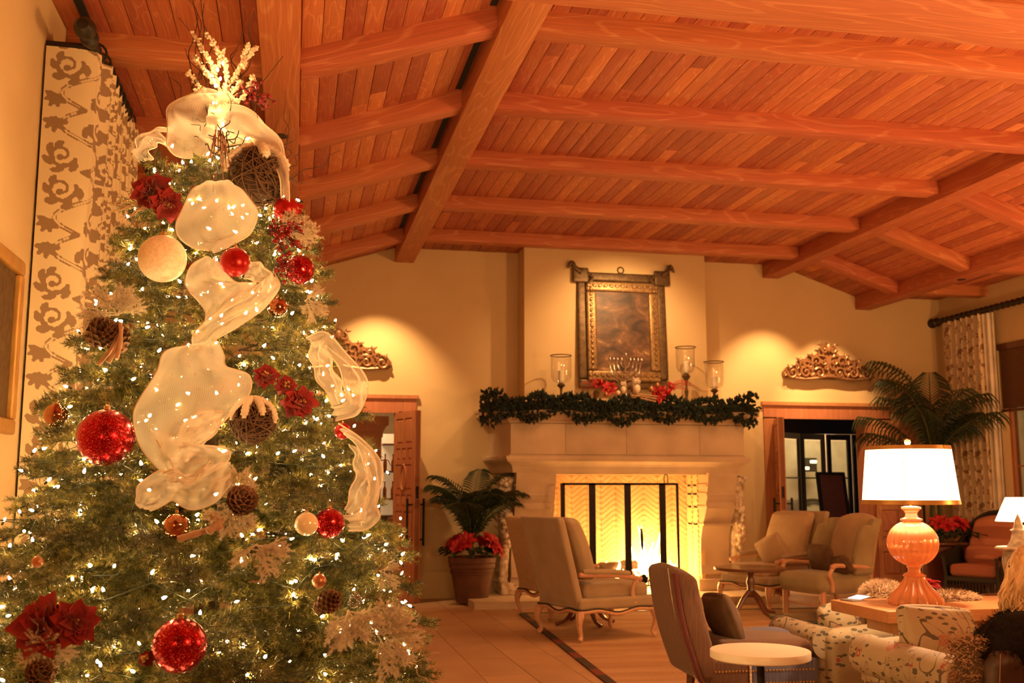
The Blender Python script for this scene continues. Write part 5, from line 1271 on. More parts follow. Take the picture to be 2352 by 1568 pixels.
# floral sofas back to back with the console between
def rolled_arm(t, x, y0, y1, z, r_, dr=1):
    """scroll arm running along y at x; the round scroll end faces y0"""
    w2 = .085
    MB().tube([(x, y0, z), (x, y0+.012*0+(y1-y0)*.02, z)]+[(x, y0+(y1-y0)*i/10, z) for i in range(1, 11)], [r_*.96]+[r_]*11, 24).build('scroll_arm', 'floral', t, 60)
    MB().tube([(x+r_*1.0*math.cos(a), y0, z+r_*1.0*math.sin(a)) for a in [2*PI*i/30 for i in range(31)]], .008, 6).build('piping', 'pillow_dark', t)
    MB().rbox((x+dr*.02, (y0+y1)/2, (z-.0+.10)/2), (w2*1.7, abs(y1-y0)-.01, z-.06), .03, 3, .0, flat=4).build('arm_panel', 'floral', t)
def sofa(label, x0, x1, yb, yf, zarm, zback, backs=True, r_=.085):
    t = thing('floral_sofa', label, 'sofa', (0, 0, 0)); s = 1 if yf > yb else -1
    for x, d in ((x0, 1), (x1, -1)): rolled_arm(t, x, yf, yb, zarm, r_, d)
    MB().rbox(((x0+x1)/2, (yb+yf)/2, .26), (x1-x0-.1, abs(yf-yb)-.06, .26), .03, 3).build('seat_base', 'floral', t)
    n = max(1, round((x1-x0)/.75)); wc = (x1-x0-.20)/n
    for i in range(n): MB().rbox((x0+.10+wc*(i+.5), (yb+yf)/2+s*.04, .44), (wc-.01, abs(yf-yb)-.18, .15), .05, 3, .02).build('seat_cushion', 'floral', t)
    def bf(p): return (p.x, p.y-s*.0*(p.z), p.z+.035*math.cos(p.x*2.2))
    MB().rbox(((x0+x1)/2, yb+s*.02, (zback+.12)/2), (x1-x0+.02, .16, zback-.12), .07, 4, .01, flat=8, fn=bf).build('backrest', 'floral', t)
    for x in (x0+.02, x1-.02):
        for y in (yb, yf-s*.05): MB().lathe([(.02, 0), (.03, .10)], 10, c=(x, y, 0)).build('leg', 'dark_wood', t)
    return t
sofa('cream floral armchair with scroll arms in front of the console table', 3.10, 4.05, 5.38, 4.48, .60, .66, r_=.108)
sofa('cream floral sofa on the far side of the console table, left scroll arm showing', 3.42, 5.2, 6.42, 7.05, .50, .60, r_=.102)
cushion('large floral pillow leaning on the near sofa back', (3.37, 5.10, .645), (R(-16), R(5), R(6)), (.46, .17, .46), 'floral')
cushion('cream floral pillow catching the lamplight at the end of the far sofa', (3.62, 6.56, .60), (R(20), R(-14), R(-15)), (.30, .15, .32), 'floral')
# fringed throw pillows peeping above the console
def tufty(name, label, cat, c, rad, n, mat, seed, core=None, ln=.03, w_=.004, rot=0):
    t = thing(name, label, cat, c, rot); q = random.Random(seed); m = MB()
    for i in range(n):
        th = math.acos(q.uniform(-.6, 1)); ph = q.random()*2*PI; d = Vector((math.sin(th)*math.cos(ph), math.sin(th)*math.sin(ph), math.cos(th)))
        p = Vector((d.x*rad[0], d.y*rad[1], d.z*rad[2])); e = (d+Vector((q.uniform(-.6, .6), q.uniform(-.6, .6), q.uniform(-.5, .5)))).normalized()*ln*q.uniform(.6, 1.3); s = e.orthogonal().normalized()*w_
        m.add([p-s, p+s, p+e], [(0, 1, 2)])
    o = m.build('fur_strands', mat, t, 0); o['kind'] = 'stuff'
    MB().sphere((0, 0, 0), 1, 20, 12, [r_*.99 for r_ in rad]).build('stuffing', mat, t); return t
tufty('fur_throw_pillow', 'tan shaggy pillow just behind the foot of the glass lamp', 'cushion', at(2028, 1366, 6.42), (.15, .09, .085), 3500, 'fur_tan', 4)
tufty('fur_throw_pillow', 'flat tan shaggy throw right of the foot of the glass lamp', 'cushion', at(2180, 1378, 6.05), (.20, .08, .05), 2800, 'fur_tan', 6)
# coffee table
t = thing('coffee_table', 'black coffee table beyond the far sofa', 'table', (4.55, 8.35, .012), R(-4))
MB().rbox((0, 0, .38), (.95, .62, .05), .006, 1, flat=1).build('table_top', 'black_lacquer', t); MB().bbox((-.40, -.25, .405), (.40, .25, .412)).build('glass_inset', 'thin_glass', t, 0)
for sx in (-1, 1):
    for sy in (-1, 1): MB().rbox((sx*.40, sy*.24, .18), (.06, .06, .36), .006, 1, flat=1).build('leg', 'black_lacquer', t)
# basket between sofas
t = thing('handled_basket', 'dark basket with an arched wooden handle on the floor between the seats', 'basket', (2.76, 5.02, 0), .3)
MB().lathe([(.13, 0), (.17, .22), (.165, .23), (.125, .02)], 24).build('basket_body', 'pillow_dark', t)
MB().tube([(.16*math.cos(a), 0, .20+.22*math.sin(a)) for a in [PI*i/16 for i in range(17)]], .011, 7, flat=.6).build('handle', 'chair_wood', t)

# stone urn lamp far right
ux = at(2334, 1200, 8.6)
t = thing('urn_lamp', 'pale stone urn lamp with a glowing cream shade at the right edge', 'lamp', (ux.x+.02, 8.6, 0))
MB().rbox((0, 0, .27), (.55, .5, .52), .02, 1, flat=1).build('plinth_table', 'dark_wood', t)
MB().lathe([(.08, .53), (.10, .55), (.06, .60), (.14, .70), (.16, .82), (.15, .90), (.11, .95)], 24).build('urn_body', 'urn_stone', t)
MB().lathe([(.20, .0), (.215, .012), (.20, .025)], 24, c=(0, 0, .94)).build('urn_rim', 'urn_stone', t)
MB().lathe([(.11, .965), (.075, 1.02), (.055, 1.10), (.075, 1.115), (.045, 1.13), (.03, 1.2), (.001, 1.27)], 20).build('urn_lid', 'urn_stone', t)
t2 = thing('shaded_table_lamp', 'glowing cream lampshade at the right edge beside the stone urn', 'lamp', (ux.x+.20, 8.75, .53))
MB().lathe([(.10, 0), (.09, .03), (.03, .06), (.05, .2), (.09, .35), (.04, .5), (.02, .62)], 18).build('lamp_base', 'urn_stone', t2)
MB().lathe([(.25, .66), (.15, .88)], 30, cap=False).build('lamp_shade', 'lit_shade', t2)
lamp('lamp_light', 'POINT', (ux.x+.20, 8.75, .53+.76), 42, (1, .62, .30), .05)

# chair with coat, woman
t = thing('high_back_chair', 'dark brown leather chair back at the bottom right corner', 'chair', (2.78, 3.50, 0), R(-8))
def hb(p):
    u = (p.z+.3)/.6; return (p.x*(1+.0*u), p.y-.10*u, p.z-.08*(abs(p.x)*2.4)**2*max(0, u))
MB().rbox((.05, 0, .64), (.72, .13, .66), .05, 4, .01, flat=8, fn=hb).build('backrest', 'leather_brown', t)
MB().rbox((.05, .30, .38), (.68, .58, .16), .05, 3, .02).build('seat_cushion', 'leather_brown', t)
for x in (-.30, .38): MB().tube([(x, -.075-.10*i/8, .36+.56*i/8) for i in range(9)], .0016, 4).build('seam_stitching', 'birch_stick', t)
for sx in (-1, 1):
    for y in (0, .55): MB().tube([(.05+sx*.31, y, .32), (.05+sx*.31, y, 0)], [.028, .018], 8).build('leg', 'dark_wood', t)
# shaggy throw down the left edge of that chair
t = thing('shaggy_throw', 'brown shaggy throw hanging down the left edge of the leather chair', 'throw', (2.47, 3.56, .70)); q = random.Random(3); m = MB()
for i in range(9000):
    u = q.random(); z = .26-.62*u; x = q.uniform(-.055, .05)+.03*u; y = q.uniform(-.09, .07)+.02; p = Vector((x, y, z)); e = Vector((q.uniform(-1, .6), q.uniform(-1, .4), q.uniform(-.8, .5))).normalized()*q.uniform(.012, .028); s = e.orthogonal().normalized()*.0025
    m.add([p-s, p+s, p+e], [(0, 1, 2)])
o = m.build('fur_strands', 'fur_tan', t, 0); o['kind'] = 'stuff'
MB().rbox((.01, .0, -.05), (.09, .14, .60), .04, 3).build('throw_backing', 'pillow_dark', t)
# black fur coat over the chair
t = thing('fur_coat', 'black fur coat thrown over the top of the leather chair', 'coat', (2.84, 3.46, .96), R(-6)); q = random.Random(9)
def coat_fn(p): return (p.x, p.y+.03*math.sin(p.x*9), p.z-.10*max(0, p.x+.1)*1.0-.30*max(0, -(p.x+.22))**1.2*1.6+.02*math.sin(p.x*13))
cm = MB().rbox((.05, 0, -.02), (.78, .26, .20), .095, 5, .03, flat=14, fn=coat_fn); cm.build('coat_body', 'fur_black', t)
m = MB(); 
for i in range(9000):
    v = Vector(cm.v[q.randrange(len(cm.v))])+Vector((q.uniform(-.03, .03), q.uniform(-.012, .012), q.uniform(-.015, .015))); d = Vector((v.x*.3, v.y*3, v.z*3+.1)).normalized(); e = (d+Vector((q.uniform(-.7, .7), q.uniform(-.5, .5), q.uniform(-.7, .5)))).normalized()*q.uniform(.01, .022); s = e.orthogonal().normalized()*.0018
    m.add([v-s, v+s, v+e], [(0, 1, 2)])
o = m.build('fur_strands', 'fur_black', t, 0); o['kind'] = 'stuff'

# the woman: one skinned body, seated, head turned away to the right
def skin_body(name, verts, edges, radii, mat, parent, sub=2):
    me = bpy.data.meshes.new(name); me.from_pydata(verts, edges, []); me.materials.append(MAT[mat])
    o = bpy.data.objects.new(name, me); COL.objects.link(o); o.parent = parent
    md = o.modifiers.new('skin', 'SKIN'); md.use_smooth_shade = True
    sv = me.skin_vertices[0].data
    for i, r_ in enumerate(radii): sv[i].radius = (r_, r_) if not isinstance(r_, tuple) else r_
    for i in range(len(radii)): sv[i].use_root = (i == 0)
    s = o.modifiers.new('sub', 'SUBSURF'); s.levels = sub; s.render_levels = sub
    return o
w_ = thing('person', 'seated woman with long wavy blonde hair in a black fur coat, seen from behind', 'person', (3.06, 3.93, -.03), R(-40))
# local: faces +y
V = [(0, -.05, .50), (0, -.06, .66), (0, -.04, .82), (0, -.03, .93), (0, -.01, 1.00), (0, .005, 1.06),
     (.16, -.03, .91), (.24, .02, .72), (.20, .20, .62), (.16, .27, .60),
     (-.16, -.03, .91), (-.24, .02, .72), (-.20, .20, .62), (-.16, .27, .60),
     (.10, -.02, .49), (.12, .40, .50), (.12, .44, .10), (.12, .56, .04), (-.10, -.02, .49), (-.12, .40, .50), (-.12, .44, .10), (-.12, .56, .04)]
E_ = [(0, 1), (1, 2), (2, 3), (3, 4), (4, 5), (3, 6), (6, 7), (7, 8), (8, 9), (3, 10), (10, 11), (11, 12), (12, 13), (0, 14), (14, 15), (15, 16), (16, 17), (0, 18), (18, 19), (19, 20), (20, 21)]
RD = [(.16, .12), (.14, .11), (.15, .11), (.12, .09), .055, .05, .075, .06, .045, .03, .075, .06, .045, .03, .09, .075, .05, .035, .09, .075, .05, .035]
skin_body('body', V, E_, RD, 'fur_black', w_)
hd = MB()
def headf(p):
    x, y, z = p; 
    if y > 0: x *= 1-.25*max(0, -z/.11); y *= 1-.10*max(0, -z/.11)
    return (x, y, z)
for i in range(1):
    n, k2 = 20, 28; vs = []
    for a in range(n+1):
        th = PI*a/n
        for b2 in range(k2):
            ph = 2*PI*b2/k2; x, y, z = .074*math.sin(th)*math.cos(ph), .094*math.sin(th)*math.sin(ph), -.115*math.cos(th)
            x, y, z = headf((x, y, z)); face = max(0, math.sin(ph))**6
            y += face*(.016*math.exp(-((z+.010)/.016)**2)*math.exp(-(x/.014)**2)*1.4 - .006*math.exp(-((z-.018)/.014)**2)*math.exp(-((abs(x)-.03)/.015)**2)+.006*math.exp(-((z+.045)/.010)**2)*math.exp(-(x/.024)**2))
            vs.append((x, y, z))
    hd.add(vs, [(a*k2+b2, a*k2+(b2+1) % k2, (a+1)*k2+(b2+1) % k2, (a+1)*k2+b2) for a in range(n) for b2 in range(k2)])
head = hd.build('head', 'skin', w_, 180, loc=(0, .03, 1.165))
for s in (-1, 1):
    MB().sphere((s*.030, .082, .018), .011, 10, 8).build('eye', 'flocked', head); MB().sphere((s*.076, -.005, .0), .018, 10, 8, (.35, .7, 1.3)).build('ear', 'skin', head)
MB().rbox((0, .088, -.047), (.042, .014, .012), .006, 2).build('lips', 'red_velvet', head)
# hands, five fingers each, resting on the lap
for s in (-1, 1):
    hx, hy, hz = s*.15, .30, .595; vs = [(hx, hy-.03, hz), (hx-s*.005, hy+.03, hz-.004)]; es = [(0, 1)]; rs = [.022, .028]
    for i in range(4):
        fx = hx-s*.005+(i-1.5)*.018; b0 = len(vs); ln = (.062, .075, .070, .055)[i if s < 0 else 3-i]
        vs += [(fx, hy+.055, hz-.002), (fx, hy+.055+ln*.5, hz-.008), (fx, hy+.055+ln, hz-.026)]; rs += [.010, .0085, .0075]; es += [(1, b0), (b0, b0+1), (b0+1, b0+2)]
    b0 = len(vs); vs += [(hx-s*.035, hy+.012, hz-.004), (hx-s*.052, hy+.045, hz-.010)]; rs += [.011, .009]; es += [(0, b0), (b0, b0+1)]
    skin_body('hand', vs, es, rs, 'skin', w_, 2)
# hair: many wavy locks
ha = MB(); q = random.Random(17)
for i in range(420):
    ph = q.uniform(PI*.62, PI*2.38); th = q.uniform(.05, 1.25); r0 = .112
    p0 = Vector((.092*math.sin(th)*math.cos(ph), .02+.108*math.sin(th)*math.sin(ph), 1.165+.128*math.cos(th)))
    out = Vector((math.cos(ph), math.sin(ph), 0)); ln = q.uniform(.20, .36); fz = round(ph*2)*1.3+q.uniform(-.3, .3); amp = q.uniform(.030, .045)
    pts = [Vector((.0, .0, 1.165+.128)), ] if False else []
    for j in range(12):
        u = j/11; pts.append(p0+out*(.012+.035*math.sin(min(1, u*1.7)*PI*.5)+amp*u*math.sin(u*11+fz))+Vector((amp*.8*u*math.cos(u*10+fz), 0, -ln*u)))
    ha.tube([Vector((.02*math.cos(ph), .02+.02*math.sin(ph), 1.292))]+pts, [.006]+[.0078*(1-.75*(j/11)**2) for j in range(12)], 5)
ha.build('hair', 'hair_blonde', w_, 180)
m = MB(); m.rbox((-.036, .105, 1.245), (.062, .012, .044), .005, 2, rot=(-.9, 0, .15)); m.rbox((.036, .105, 1.245), (.062, .012, .044), .005, 2, rot=(-.9, 0, -.15))
for s in (-1, 1): m.tube([(s*.068, .10, 1.25), (s*.098, .04, 1.235), (s*.098, -.03, 1.20)], .004, 5)
o = m.build('sunglasses', 'black_lacquer', None, loc=(3.06, 3.93, -.03), rot=(0, 0, R(-40))); o['label'] = 'dark sunglasses pushed up on the blonde woman\'s head'; o['category'] = 'sunglasses'
q = random.Random(29); m = MB()
for i in range(7000):
    a = q.random()*2*PI; z = q.uniform(.78, 1.03); rr = (.25 if z < .92 else .25-(z-.92)*1.2)*q.uniform(.9, 1.02); p = Vector((rr*math.cos(a)*1.0, rr*.62*math.sin(a)-.03, z)); e = Vector((math.cos(a)+q.uniform(-.5, .5), math.sin(a)+q.uniform(-.5, .5), q.uniform(-1, .3))).normalized()*q.uniform(.015, .035); s = e.orthogonal().normalized()*.002
    m.add([p-s, p+s, p+e], [(0, 1, 2)])
m.lathe([(.25, .74), (.255, .86), (.24, .93), (.15, 1.0), (.075, 1.04)], 24, c=(0, -.03, 0), sc=(1, .62, 1), cap=False)
o = m.build('fur_collar', 'fur_black', w_, 0)

# ================================================================== CHRISTMAS TREE
TX, TY = at(478, 1120, 4.8).x, 4.8
TP = [(.10, 1.00), (.45, 1.06), (.77, 1.00), (1.15, .91), (1.56, .80), (1.75, .72), (2.13, .585), (2.50, .47), (2.79, .36), (2.95, .25), (3.06, .10), (3.12, .02)]
def TR(z): return float(np.interp(z, [p[0] for p in TP], [p[1] for p in TP]))
def surf(px_, py_, ex=.0):
    """point where the sight line meets the tree's outer shell grown by ex (or passes nearest to it)"""
    o = Vector((0, 0, EYE)); d = CB @ Vector((px_-CX, -(py_-CY), -F_PX)); d /= d.y; best = None; bd = 9
    for i in range(240):
        y = 3.4+i*.0075; p = o+d*y; g = math.hypot(p.x-TX, p.y-TY)-TR(min(p.z, 3.1))-ex
        if g <= 0: return p
        if g < bd: bd, best = g, p
    return best
tree = thing('christmas_tree', 'tall cut fir Christmas tree strung with white lights at the left', 'tree', (TX, TY, 0))
MB().tube([(0, 0, 0), (0.01, 0, 1.0), (-.01, 0, 2.2), (0, 0, 3.08)], [.06, .05, .03, .008], 10).build('trunk', 'bark', tree)
st = thing('tree_stand', 'low dark metal stand under the Christmas tree', 'stand', (TX, TY, 0)); MB().lathe([(.20, 0), (.19, .02), (.10, .05), (.09, .14), (.075, .14), (.075, .03)], 24).build('basin', 'black_iron', st)
for i in range(4): MB().tube([(.08*math.cos(i*PI/2+.4), .08*math.sin(i*PI/2+.4), .10), (.33*math.cos(i*PI/2+.4), .33*math.sin(i*PI/2+.4), .012)], [.018, .012], 6).build('leg', 'black_iron', st)
def tri_mesh(name, tris, mats, mi=None):
    n = len(tris); me = bpy.data.meshes.new(name); me.vertices.add(n*3); me.vertices.foreach_set('co', tris.astype(np.float32).ravel())
    me.loops.add(n*3); me.loops.foreach_set('vertex_index', np.arange(n*3, dtype=np.int32)); me.polygons.add(n)
    me.polygons.foreach_set('loop_start', np.arange(0, n*3, 3, dtype=np.int32)); me.polygons.foreach_set('loop_total', np.full(n, 3, dtype=np.int32))
    for m_ in mats: me.materials.append(MAT[m_])
    if mi is not None: me.polygons.foreach_set('material_index', mi.astype(np.int32))
    me.update(calc_edges=True); return me
def needles_on(segs, rs, dens, nl, nw, up=.25, fwd=.75):
    """segs: (p0,p1) arrays -> needle triangles all round each twig"""
    out = []
    for p0, p1 in segs:
        d = p1-p0; ln = np.linalg.norm(d)
        if ln < 1e-4: continue
        t = d/ln; n = max(2, int(ln*dens)); u = rs.rand(n, 1); a = rs.rand(n)*2*np.pi
        e = np.cross(t, [0, 0, 1.0]); e = e/np.linalg.norm(e) if np.linalg.norm(e) > .05 else np.array([1.0, 0, 0]); f = np.cross(t, e)
        rad = np.cos(a)[:, None]*e+np.sin(a)[:, None]*f; rad[:, 2] += up
        dr = rad+t*fwd*(.6+.8*rs.rand(n, 1)); dr /= np.linalg.norm(dr, axis=1, keepdims=True)
        b = p0+d*u; l = nl*(.7+.5*rs.rand(n, 1)); s = np.cross(dr, rs.randn(n, 3)); s /= np.linalg.norm(s, axis=1, keepdims=True)+1e-9
        out.append(np.stack([b-s*nw, b+s*nw, b+dr*l], 1))
    return np.concatenate(out)
def branch_mesh(seed, L_, nm='branch', mats=('bark', 'needles'), dens=620, nl=.027, nw=.0016, spread=1.0):
    rs = np.random.RandomState(seed); segs = []; tub = MB(); K = 10
    st_ = [np.array([L_*i/K, .02*L_*math.sin(i*.9+seed), -.10*L_*(i/K)**2+.03*L_*math.sin(i*.7+seed)]) for i in range(K+1)]
    for i in range(3, K): segs.append((st_[i], st_[i+1]))
    tub.tube([tuple(p) for p in st_], [.006*(1-.8*i/K) for i in range(K+1)], 5)
    nt = int(10+18*L_/.6)
    for k_ in range(nt):
        u = .18+.80*k_/nt+rs.uniform(-.02, .02); s = 1 if k_ % 2 else -1; i = min(K-1, int(u*K)); p = st_[i]+(st_[i+1]-st_[i])*(u*K-i)
        ang = s*rs.uniform(.6, 1.05); roll = rs.uniform(-.32, .32)*spread; l = (.36*L_*(1-u)+.075)*rs.uniform(.75, 1.2)
        d = np.array([math.cos(ang), math.sin(ang)*math.cos(roll), abs(math.sin(ang))*math.sin(roll)]); q = p
        pts = [p]
        for j in range(3):
            dd = d+np.array([.12*j, 0, -.08*j+rs.uniform(-.08, .08)]); dd /= np.linalg.norm(dd); q2 = q+dd*l/3; segs.append((q, q2)); q = q2; pts.append(q)
        tub.tube([tuple(a) for a in pts], [.0028, .002, .0015, .001], 4)
        for j in range(2 if l > .10 else (1 if l > .07 else 0)):
            b = pts[1]+(pts[2]-pts[1])*j*.9; sg = 1 if (j+k_) % 2 else -1; a2 = ang+sg*rs.uniform(.5, .9); l2 = l*.45
            d2 = np.array([math.cos(a2), math.sin(a2)*math.cos(roll), math.sin(roll)*.5+rs.uniform(-.2, .2)]); d2 /= np.linalg.norm(d2); segs.append((b, b+d2*l2))
    tr = needles_on(segs, rs, dens, nl, nw)
    tv = np.array(tub.v); tt = []
    for f in tub.f:
        for j in range(1, len(f)-1): tt.append((f[0], f[j], f[j+1]))
    tt = tv[np.array(tt)]
    return tri_mesh(nm, np.concatenate([tt, tr]), mats, np.concatenate([np.zeros(len(tt)), np.ones(len(tr))]))
BL = {c: [branch_mesh(100+i+j*10, l) for i in range(4)] for j, (c, l) in enumerate((('s', .30), ('m', .46), ('l', .64)))}
rb_ = random.Random(77); NB = 296
lv = []
for i in range(NB):
    u = (i+.5)/NB; z = .16+2.86*(1-(1-u)**1.0)**1.0
    lv.append(z)
# more boughs where the tree is wide
zz = np.linspace(.14, 3.04, 400); wgt = np.array([TR(z)+.12 for z in zz]); cw = np.cumsum(wgt)/wgt.sum()
for i in range(NB):
    z = float(np.interp((i+.5)/NB, cw, zz)); z = round(z/.125)*.125+rb_.uniform(-.028, .028); z = min(3.03, max(.12, z)); Rz = TR(z)
    g = (i*.6180339) % 1.0
    az = -PI/2+(g-.5)*PI*1.25 if i % 6 else PI/2+(g-.5)*PI*.7          # most boughs where they can be seen
    want = max(.22, Rz*.72); c = 's' if want < .36 else ('m' if want < .54 else 'l'); L0 = {'s': .30, 'm': .46, 'l': .64}[c]
    sc_ = want/L0*rb_.uniform(.92, 1.1); el = (.12-.32*(1-z/3.1))+rb_.uniform(-.12, .12)+(.55 if z > 2.85 else 0)
    tip = Rz*rb_.uniform(.90, 1.05); r0 = max(0, tip-L0*sc_*math.cos(el)); dz = L0*sc_*math.sin(el)
    link('branch', BL[c][i % 4], tree, (r0*math.cos(az), r0*math.sin(az), z-dz*.6), (rb_.uniform(-.3, .3), -el, az+rb_.uniform(-.25, .25))).scale = (sc_,)*3
# inner greenery that closes the crown
rs = np.random.RandomState(5); segs = []
for i in range(1700):
    z = float(np.interp(rs.rand(), cw, zz)); a = -PI/2+rs.uniform(-1, 1)*PI*(.62 if rs.rand() < .8 else 1); r_ = TR(z)*rs.uniform(.35, .68); p = np.array([r_*math.cos(a), r_*math.sin(a), z])
    d = np.array([math.cos(a+rs.uniform(-.9, .9)), math.sin(a+rs.uniform(-.9, .9)), rs.uniform(-.5, .3)]); d /= np.linalg.norm(d); segs.append((p, p+d*rs.uniform(.08, .16)))
o = link('inner_needles', tri_mesh('inner_needles', needles_on(segs, rs, 620, .024, .0016), ['needles']), tree, kind='stuff')
# upright leader and small top twigs
for i in range(5): link('leader_twig', BL['s'][i % 4], tree, (0, 0, 2.86+.02*i), (i*1.3, -1.25+.1*i, i*1.4)).scale = (.8,)*3

# string of warm white lights
ls = thing('string_lights', 'string of warm white fairy lights wound through the Christmas tree', 'lights', (TX, TY, 0))
q = random.Random(31); pts = []; NL = 980; turns = 23
for i in range(NL):
    u = i/NL; z = float(np.interp(u, cw, zz)); a = u*turns*2*PI
    Rz = TR(z); r_ = Rz*(q.uniform(.80, .99) if q.random() < .55 else q.uniform(.55, .80)); aa = a+q.uniform(-.09, .09); pts.append(Vector((r_*math.cos(aa), r_*math.sin(aa), z+q.uniform(-.06, .06))))
bulb = MB().lathe([(.0015, .0), (.0046, .004), (.0052, .009), (.0036, .015), (.0008, .020)], 7, cap=False); bm_ = bulb.mesh('bulb', 'bulb_glow', 180)
order = sorted(range(NL), key=lambda i: (pts[i]+Vector((TX, TY, -EYE))).length+(9 if pts[i].y > TR(pts[i].z)*.25 else 0))
near = set(order[:295]); rest_ = MB(); sock = MB()
for i, p in enumerate(pts):
    rt_ = (q.uniform(-1.3, 1.3), q.uniform(-1.3, 1.3), q.random()*6)
    if i in near: link('bulb', bm_, ls, p, rt_)
    else: rest_.add(bulb.v, bulb.f, xf(p, rt_))
    sock.lathe([(.0035, -.016), (.0048, -.012), (.0048, .001)], 5, cap=True, c=p, rot=rt_)
o = rest_.build('more_bulbs', 'bulb_glow', ls, 180); o['kind'] = 'stuff'
o = sock.build('bulb_sockets', 'wire_green', ls, 0); o['kind'] = 'stuff'
MB().tube([p*.985+Vector((0, 0, -.012)) for p in pts], .0019, 4).build('wire', 'wire_green', ls, 0)

# ---------------------------------------------------------------- mesh ribbon
def ribbon(label, A, B, nu=64, nv=16, bulge=.04, seed=0, ripple=.020, ex0=.03):
    t = thing('mesh_ribbon', label, 'ribbon', (0, 0, 0), 0, 'sheer glitter mesh ribbon loops on the tree')
    PA = cr([surf(p[0], p[1], ex0+(p[2] if len(p) > 2 else 0)) for p in A], nu); PB_ = cr([surf(p[0], p[1], ex0+(p[2] if len(p) > 2 else 0)) for p in B], nu)
    def fn(u, v):
        i = min(nu-1, int(round(u*(nu-1)))); a, b = PA[i], PB_[i]; p = a.lerp(b, v)
        out = Vector((p.x-TX, p.y-TY, 0)); out = out.normalized() if out.length > .05 else Vector((0, -1, 0)); out = (out+Vector((0, -1, 0))).normalized()
        wd = (b-a).length
        return p+out*(bulge*min(1, wd/.15)*math.sin(PI*v)+ripple*1.3*math.sin(v*11+u*9+seed)*math.sin(PI*v)+ripple*.8*math.sin(u*17+seed*2+v*3)+ripple*.5*math.sin(v*23-u*14+seed)*math.sin(PI*v))
    g = MB().grid(fn, nu, nv, uv=True); c_ = Vector(g.v[(nu//2)*nv+nv//2]); t.location = c_
    ar = [Vector(x)-c_ for x in g.v]; g.v = [tuple(x) for x in ar]; g.build('mesh_cloth', 'mesh_ribbon', t, 180)
    for j in (0, nv-1): MB().tube([ar[i*nv+j] for i in range(nu)], .0032, 5).build('wired_edge', 'ribbon_edge', t, 180)
    return t
ribbon('sheer gold-white mesh ribbon, big left loop of the bow at the tree top', [(470, 206, .12), (415, 222, .14), (386, 262, .16), (382, 315, .16), (396, 352, .12), (440, 364, .06)], [(560, 245, .1), (545, 262, .05), (535, 290, .02), (535, 320, .02), (525, 345, .04), (470, 362, .06)], bulge=.09, seed=1)
ribbon('sheer mesh ribbon sweeping from the bow over the right shoulder of the tree top', [(480, 232, .12), (560, 248, .14), (618, 292, .16), (645, 335, .15), (660, 390, .14), (662, 465, .1)], [(480, 340, .04), (545, 335, .06), (585, 345, .1), (620, 365, .12), (640, 410, .12), (650, 458, .1)], bulge=.07, seed=2)
ribbon('small sheer mesh ribbon loop at the far left of the tree-top bow', [(395, 296, .06), (350, 296, .08), (316, 322, .08), (309, 352, .06), (316, 372, .03)], [(392, 345, .02), (372, 330, .02), (352, 336, .02), (345, 355, .02), (350, 370, .02)], bulge=.04, seed=3)
ribbon('inner fold of sheer mesh ribbon behind the twigs of the tree-top bow', [(440, 232, .02), (440, 270, .06), (455, 310, .06), (500, 345, .05)], [(600, 290, .02), (590, 310, .06), (580, 335, .06), (545, 350, .05)], bulge=.06, seed=4)
ribbon('round sheer mesh ribbon puff below the tree-top bow', [(505, 420, .04), (455, 428, .08), (428, 462, .10), (406, 505, .10), (412, 545, .08), (445, 568, .05), (480, 578, .03)], [(515, 422, .04), (556, 436, .08), (584, 470, .10), (590, 500, .10), (575, 535, .08), (540, 560, .05), (490, 578, .03)], bulge=.09, seed=5)
ribbon('sheer mesh ribbon flap under the satin red bauble', [(474, 588, .02), (440, 612, .08), (424, 645, .10), (438, 672, .10), (462, 698, .09), (474, 722, .08), (470, 745, .06)], [(500, 600, .02), (525, 632, .08), (548, 652, .10), (588, 648, .10), (575, 672, .09), (530, 702, .08), (480, 738, .07)], bulge=.05, seed=6)
ribbon('narrow twisting tail of sheer mesh ribbon in the middle of the tree', [(590, 655, .10), (545, 692, .10), (492, 722, .10), (455, 752, .09), (442, 780, .07), (446, 800, .04)], [(632, 622, .04), (640, 660, .06), (612, 702, .07), (570, 735, .07), (525, 762, .06), (478, 792, .04)], bulge=.035, seed=7)
ribbon('thin fold of sheer mesh ribbon right of the satin red bauble', [(572, 600, .02), (600, 606, .04), (622, 630, .05), (636, 655, .03)], [(560, 640, .02), (590, 645, .04), (610, 660, .04), (620, 670, .02)], bulge=.03, seed=8)
ribbon('largest sheer mesh ribbon panel in the middle of the tree', [(468, 788, .03), (385, 806, .09), (360, 850, .13), (322, 915, .14), (308, 965, .14), (318, 1020, .12), (352, 1062, .08), (380, 1090, .05)], [(500, 784, .03), (514, 815, .08), (520, 842, .12), (572, 862, .13), (572, 905, .13), (520, 962, .11), (470, 1015, .08), (430, 1060, .05)], nv=22, bulge=.09, seed=9, ripple=.018)
ribbon('leaf-shaped sheer mesh ribbon fold over the largest panel', [(512, 944, .14), (465, 946, .17), (425, 970, .17), (405, 1018, .14)], [(508, 950, .14), (498, 990, .16), (460, 1020, .16), (412, 1030, .14)], bulge=.03, seed=10)
ribbon('upper crumpled sheer mesh ribbon of the knot under the largest panel', [(345, 985, .12), (372, 1030, .15), (395, 1062, .15), (400, 1105, .12)], [(450, 1022, .08), (520, 1030, .12), (520, 1062, .14), (455, 1100, .12)], bulge=.05, seed=11)
ribbon('left sheer mesh ribbon loop of the knot under the largest panel', [(410, 1082, .10), (362, 1082, .13), (322, 1112, .14), (311, 1145, .12), (322, 1166, .08)], [(432, 1100, .08), (410, 1120, .09), (398, 1142, .09), (372, 1162, .08), (345, 1172, .07)], bulge=.05, seed=12)
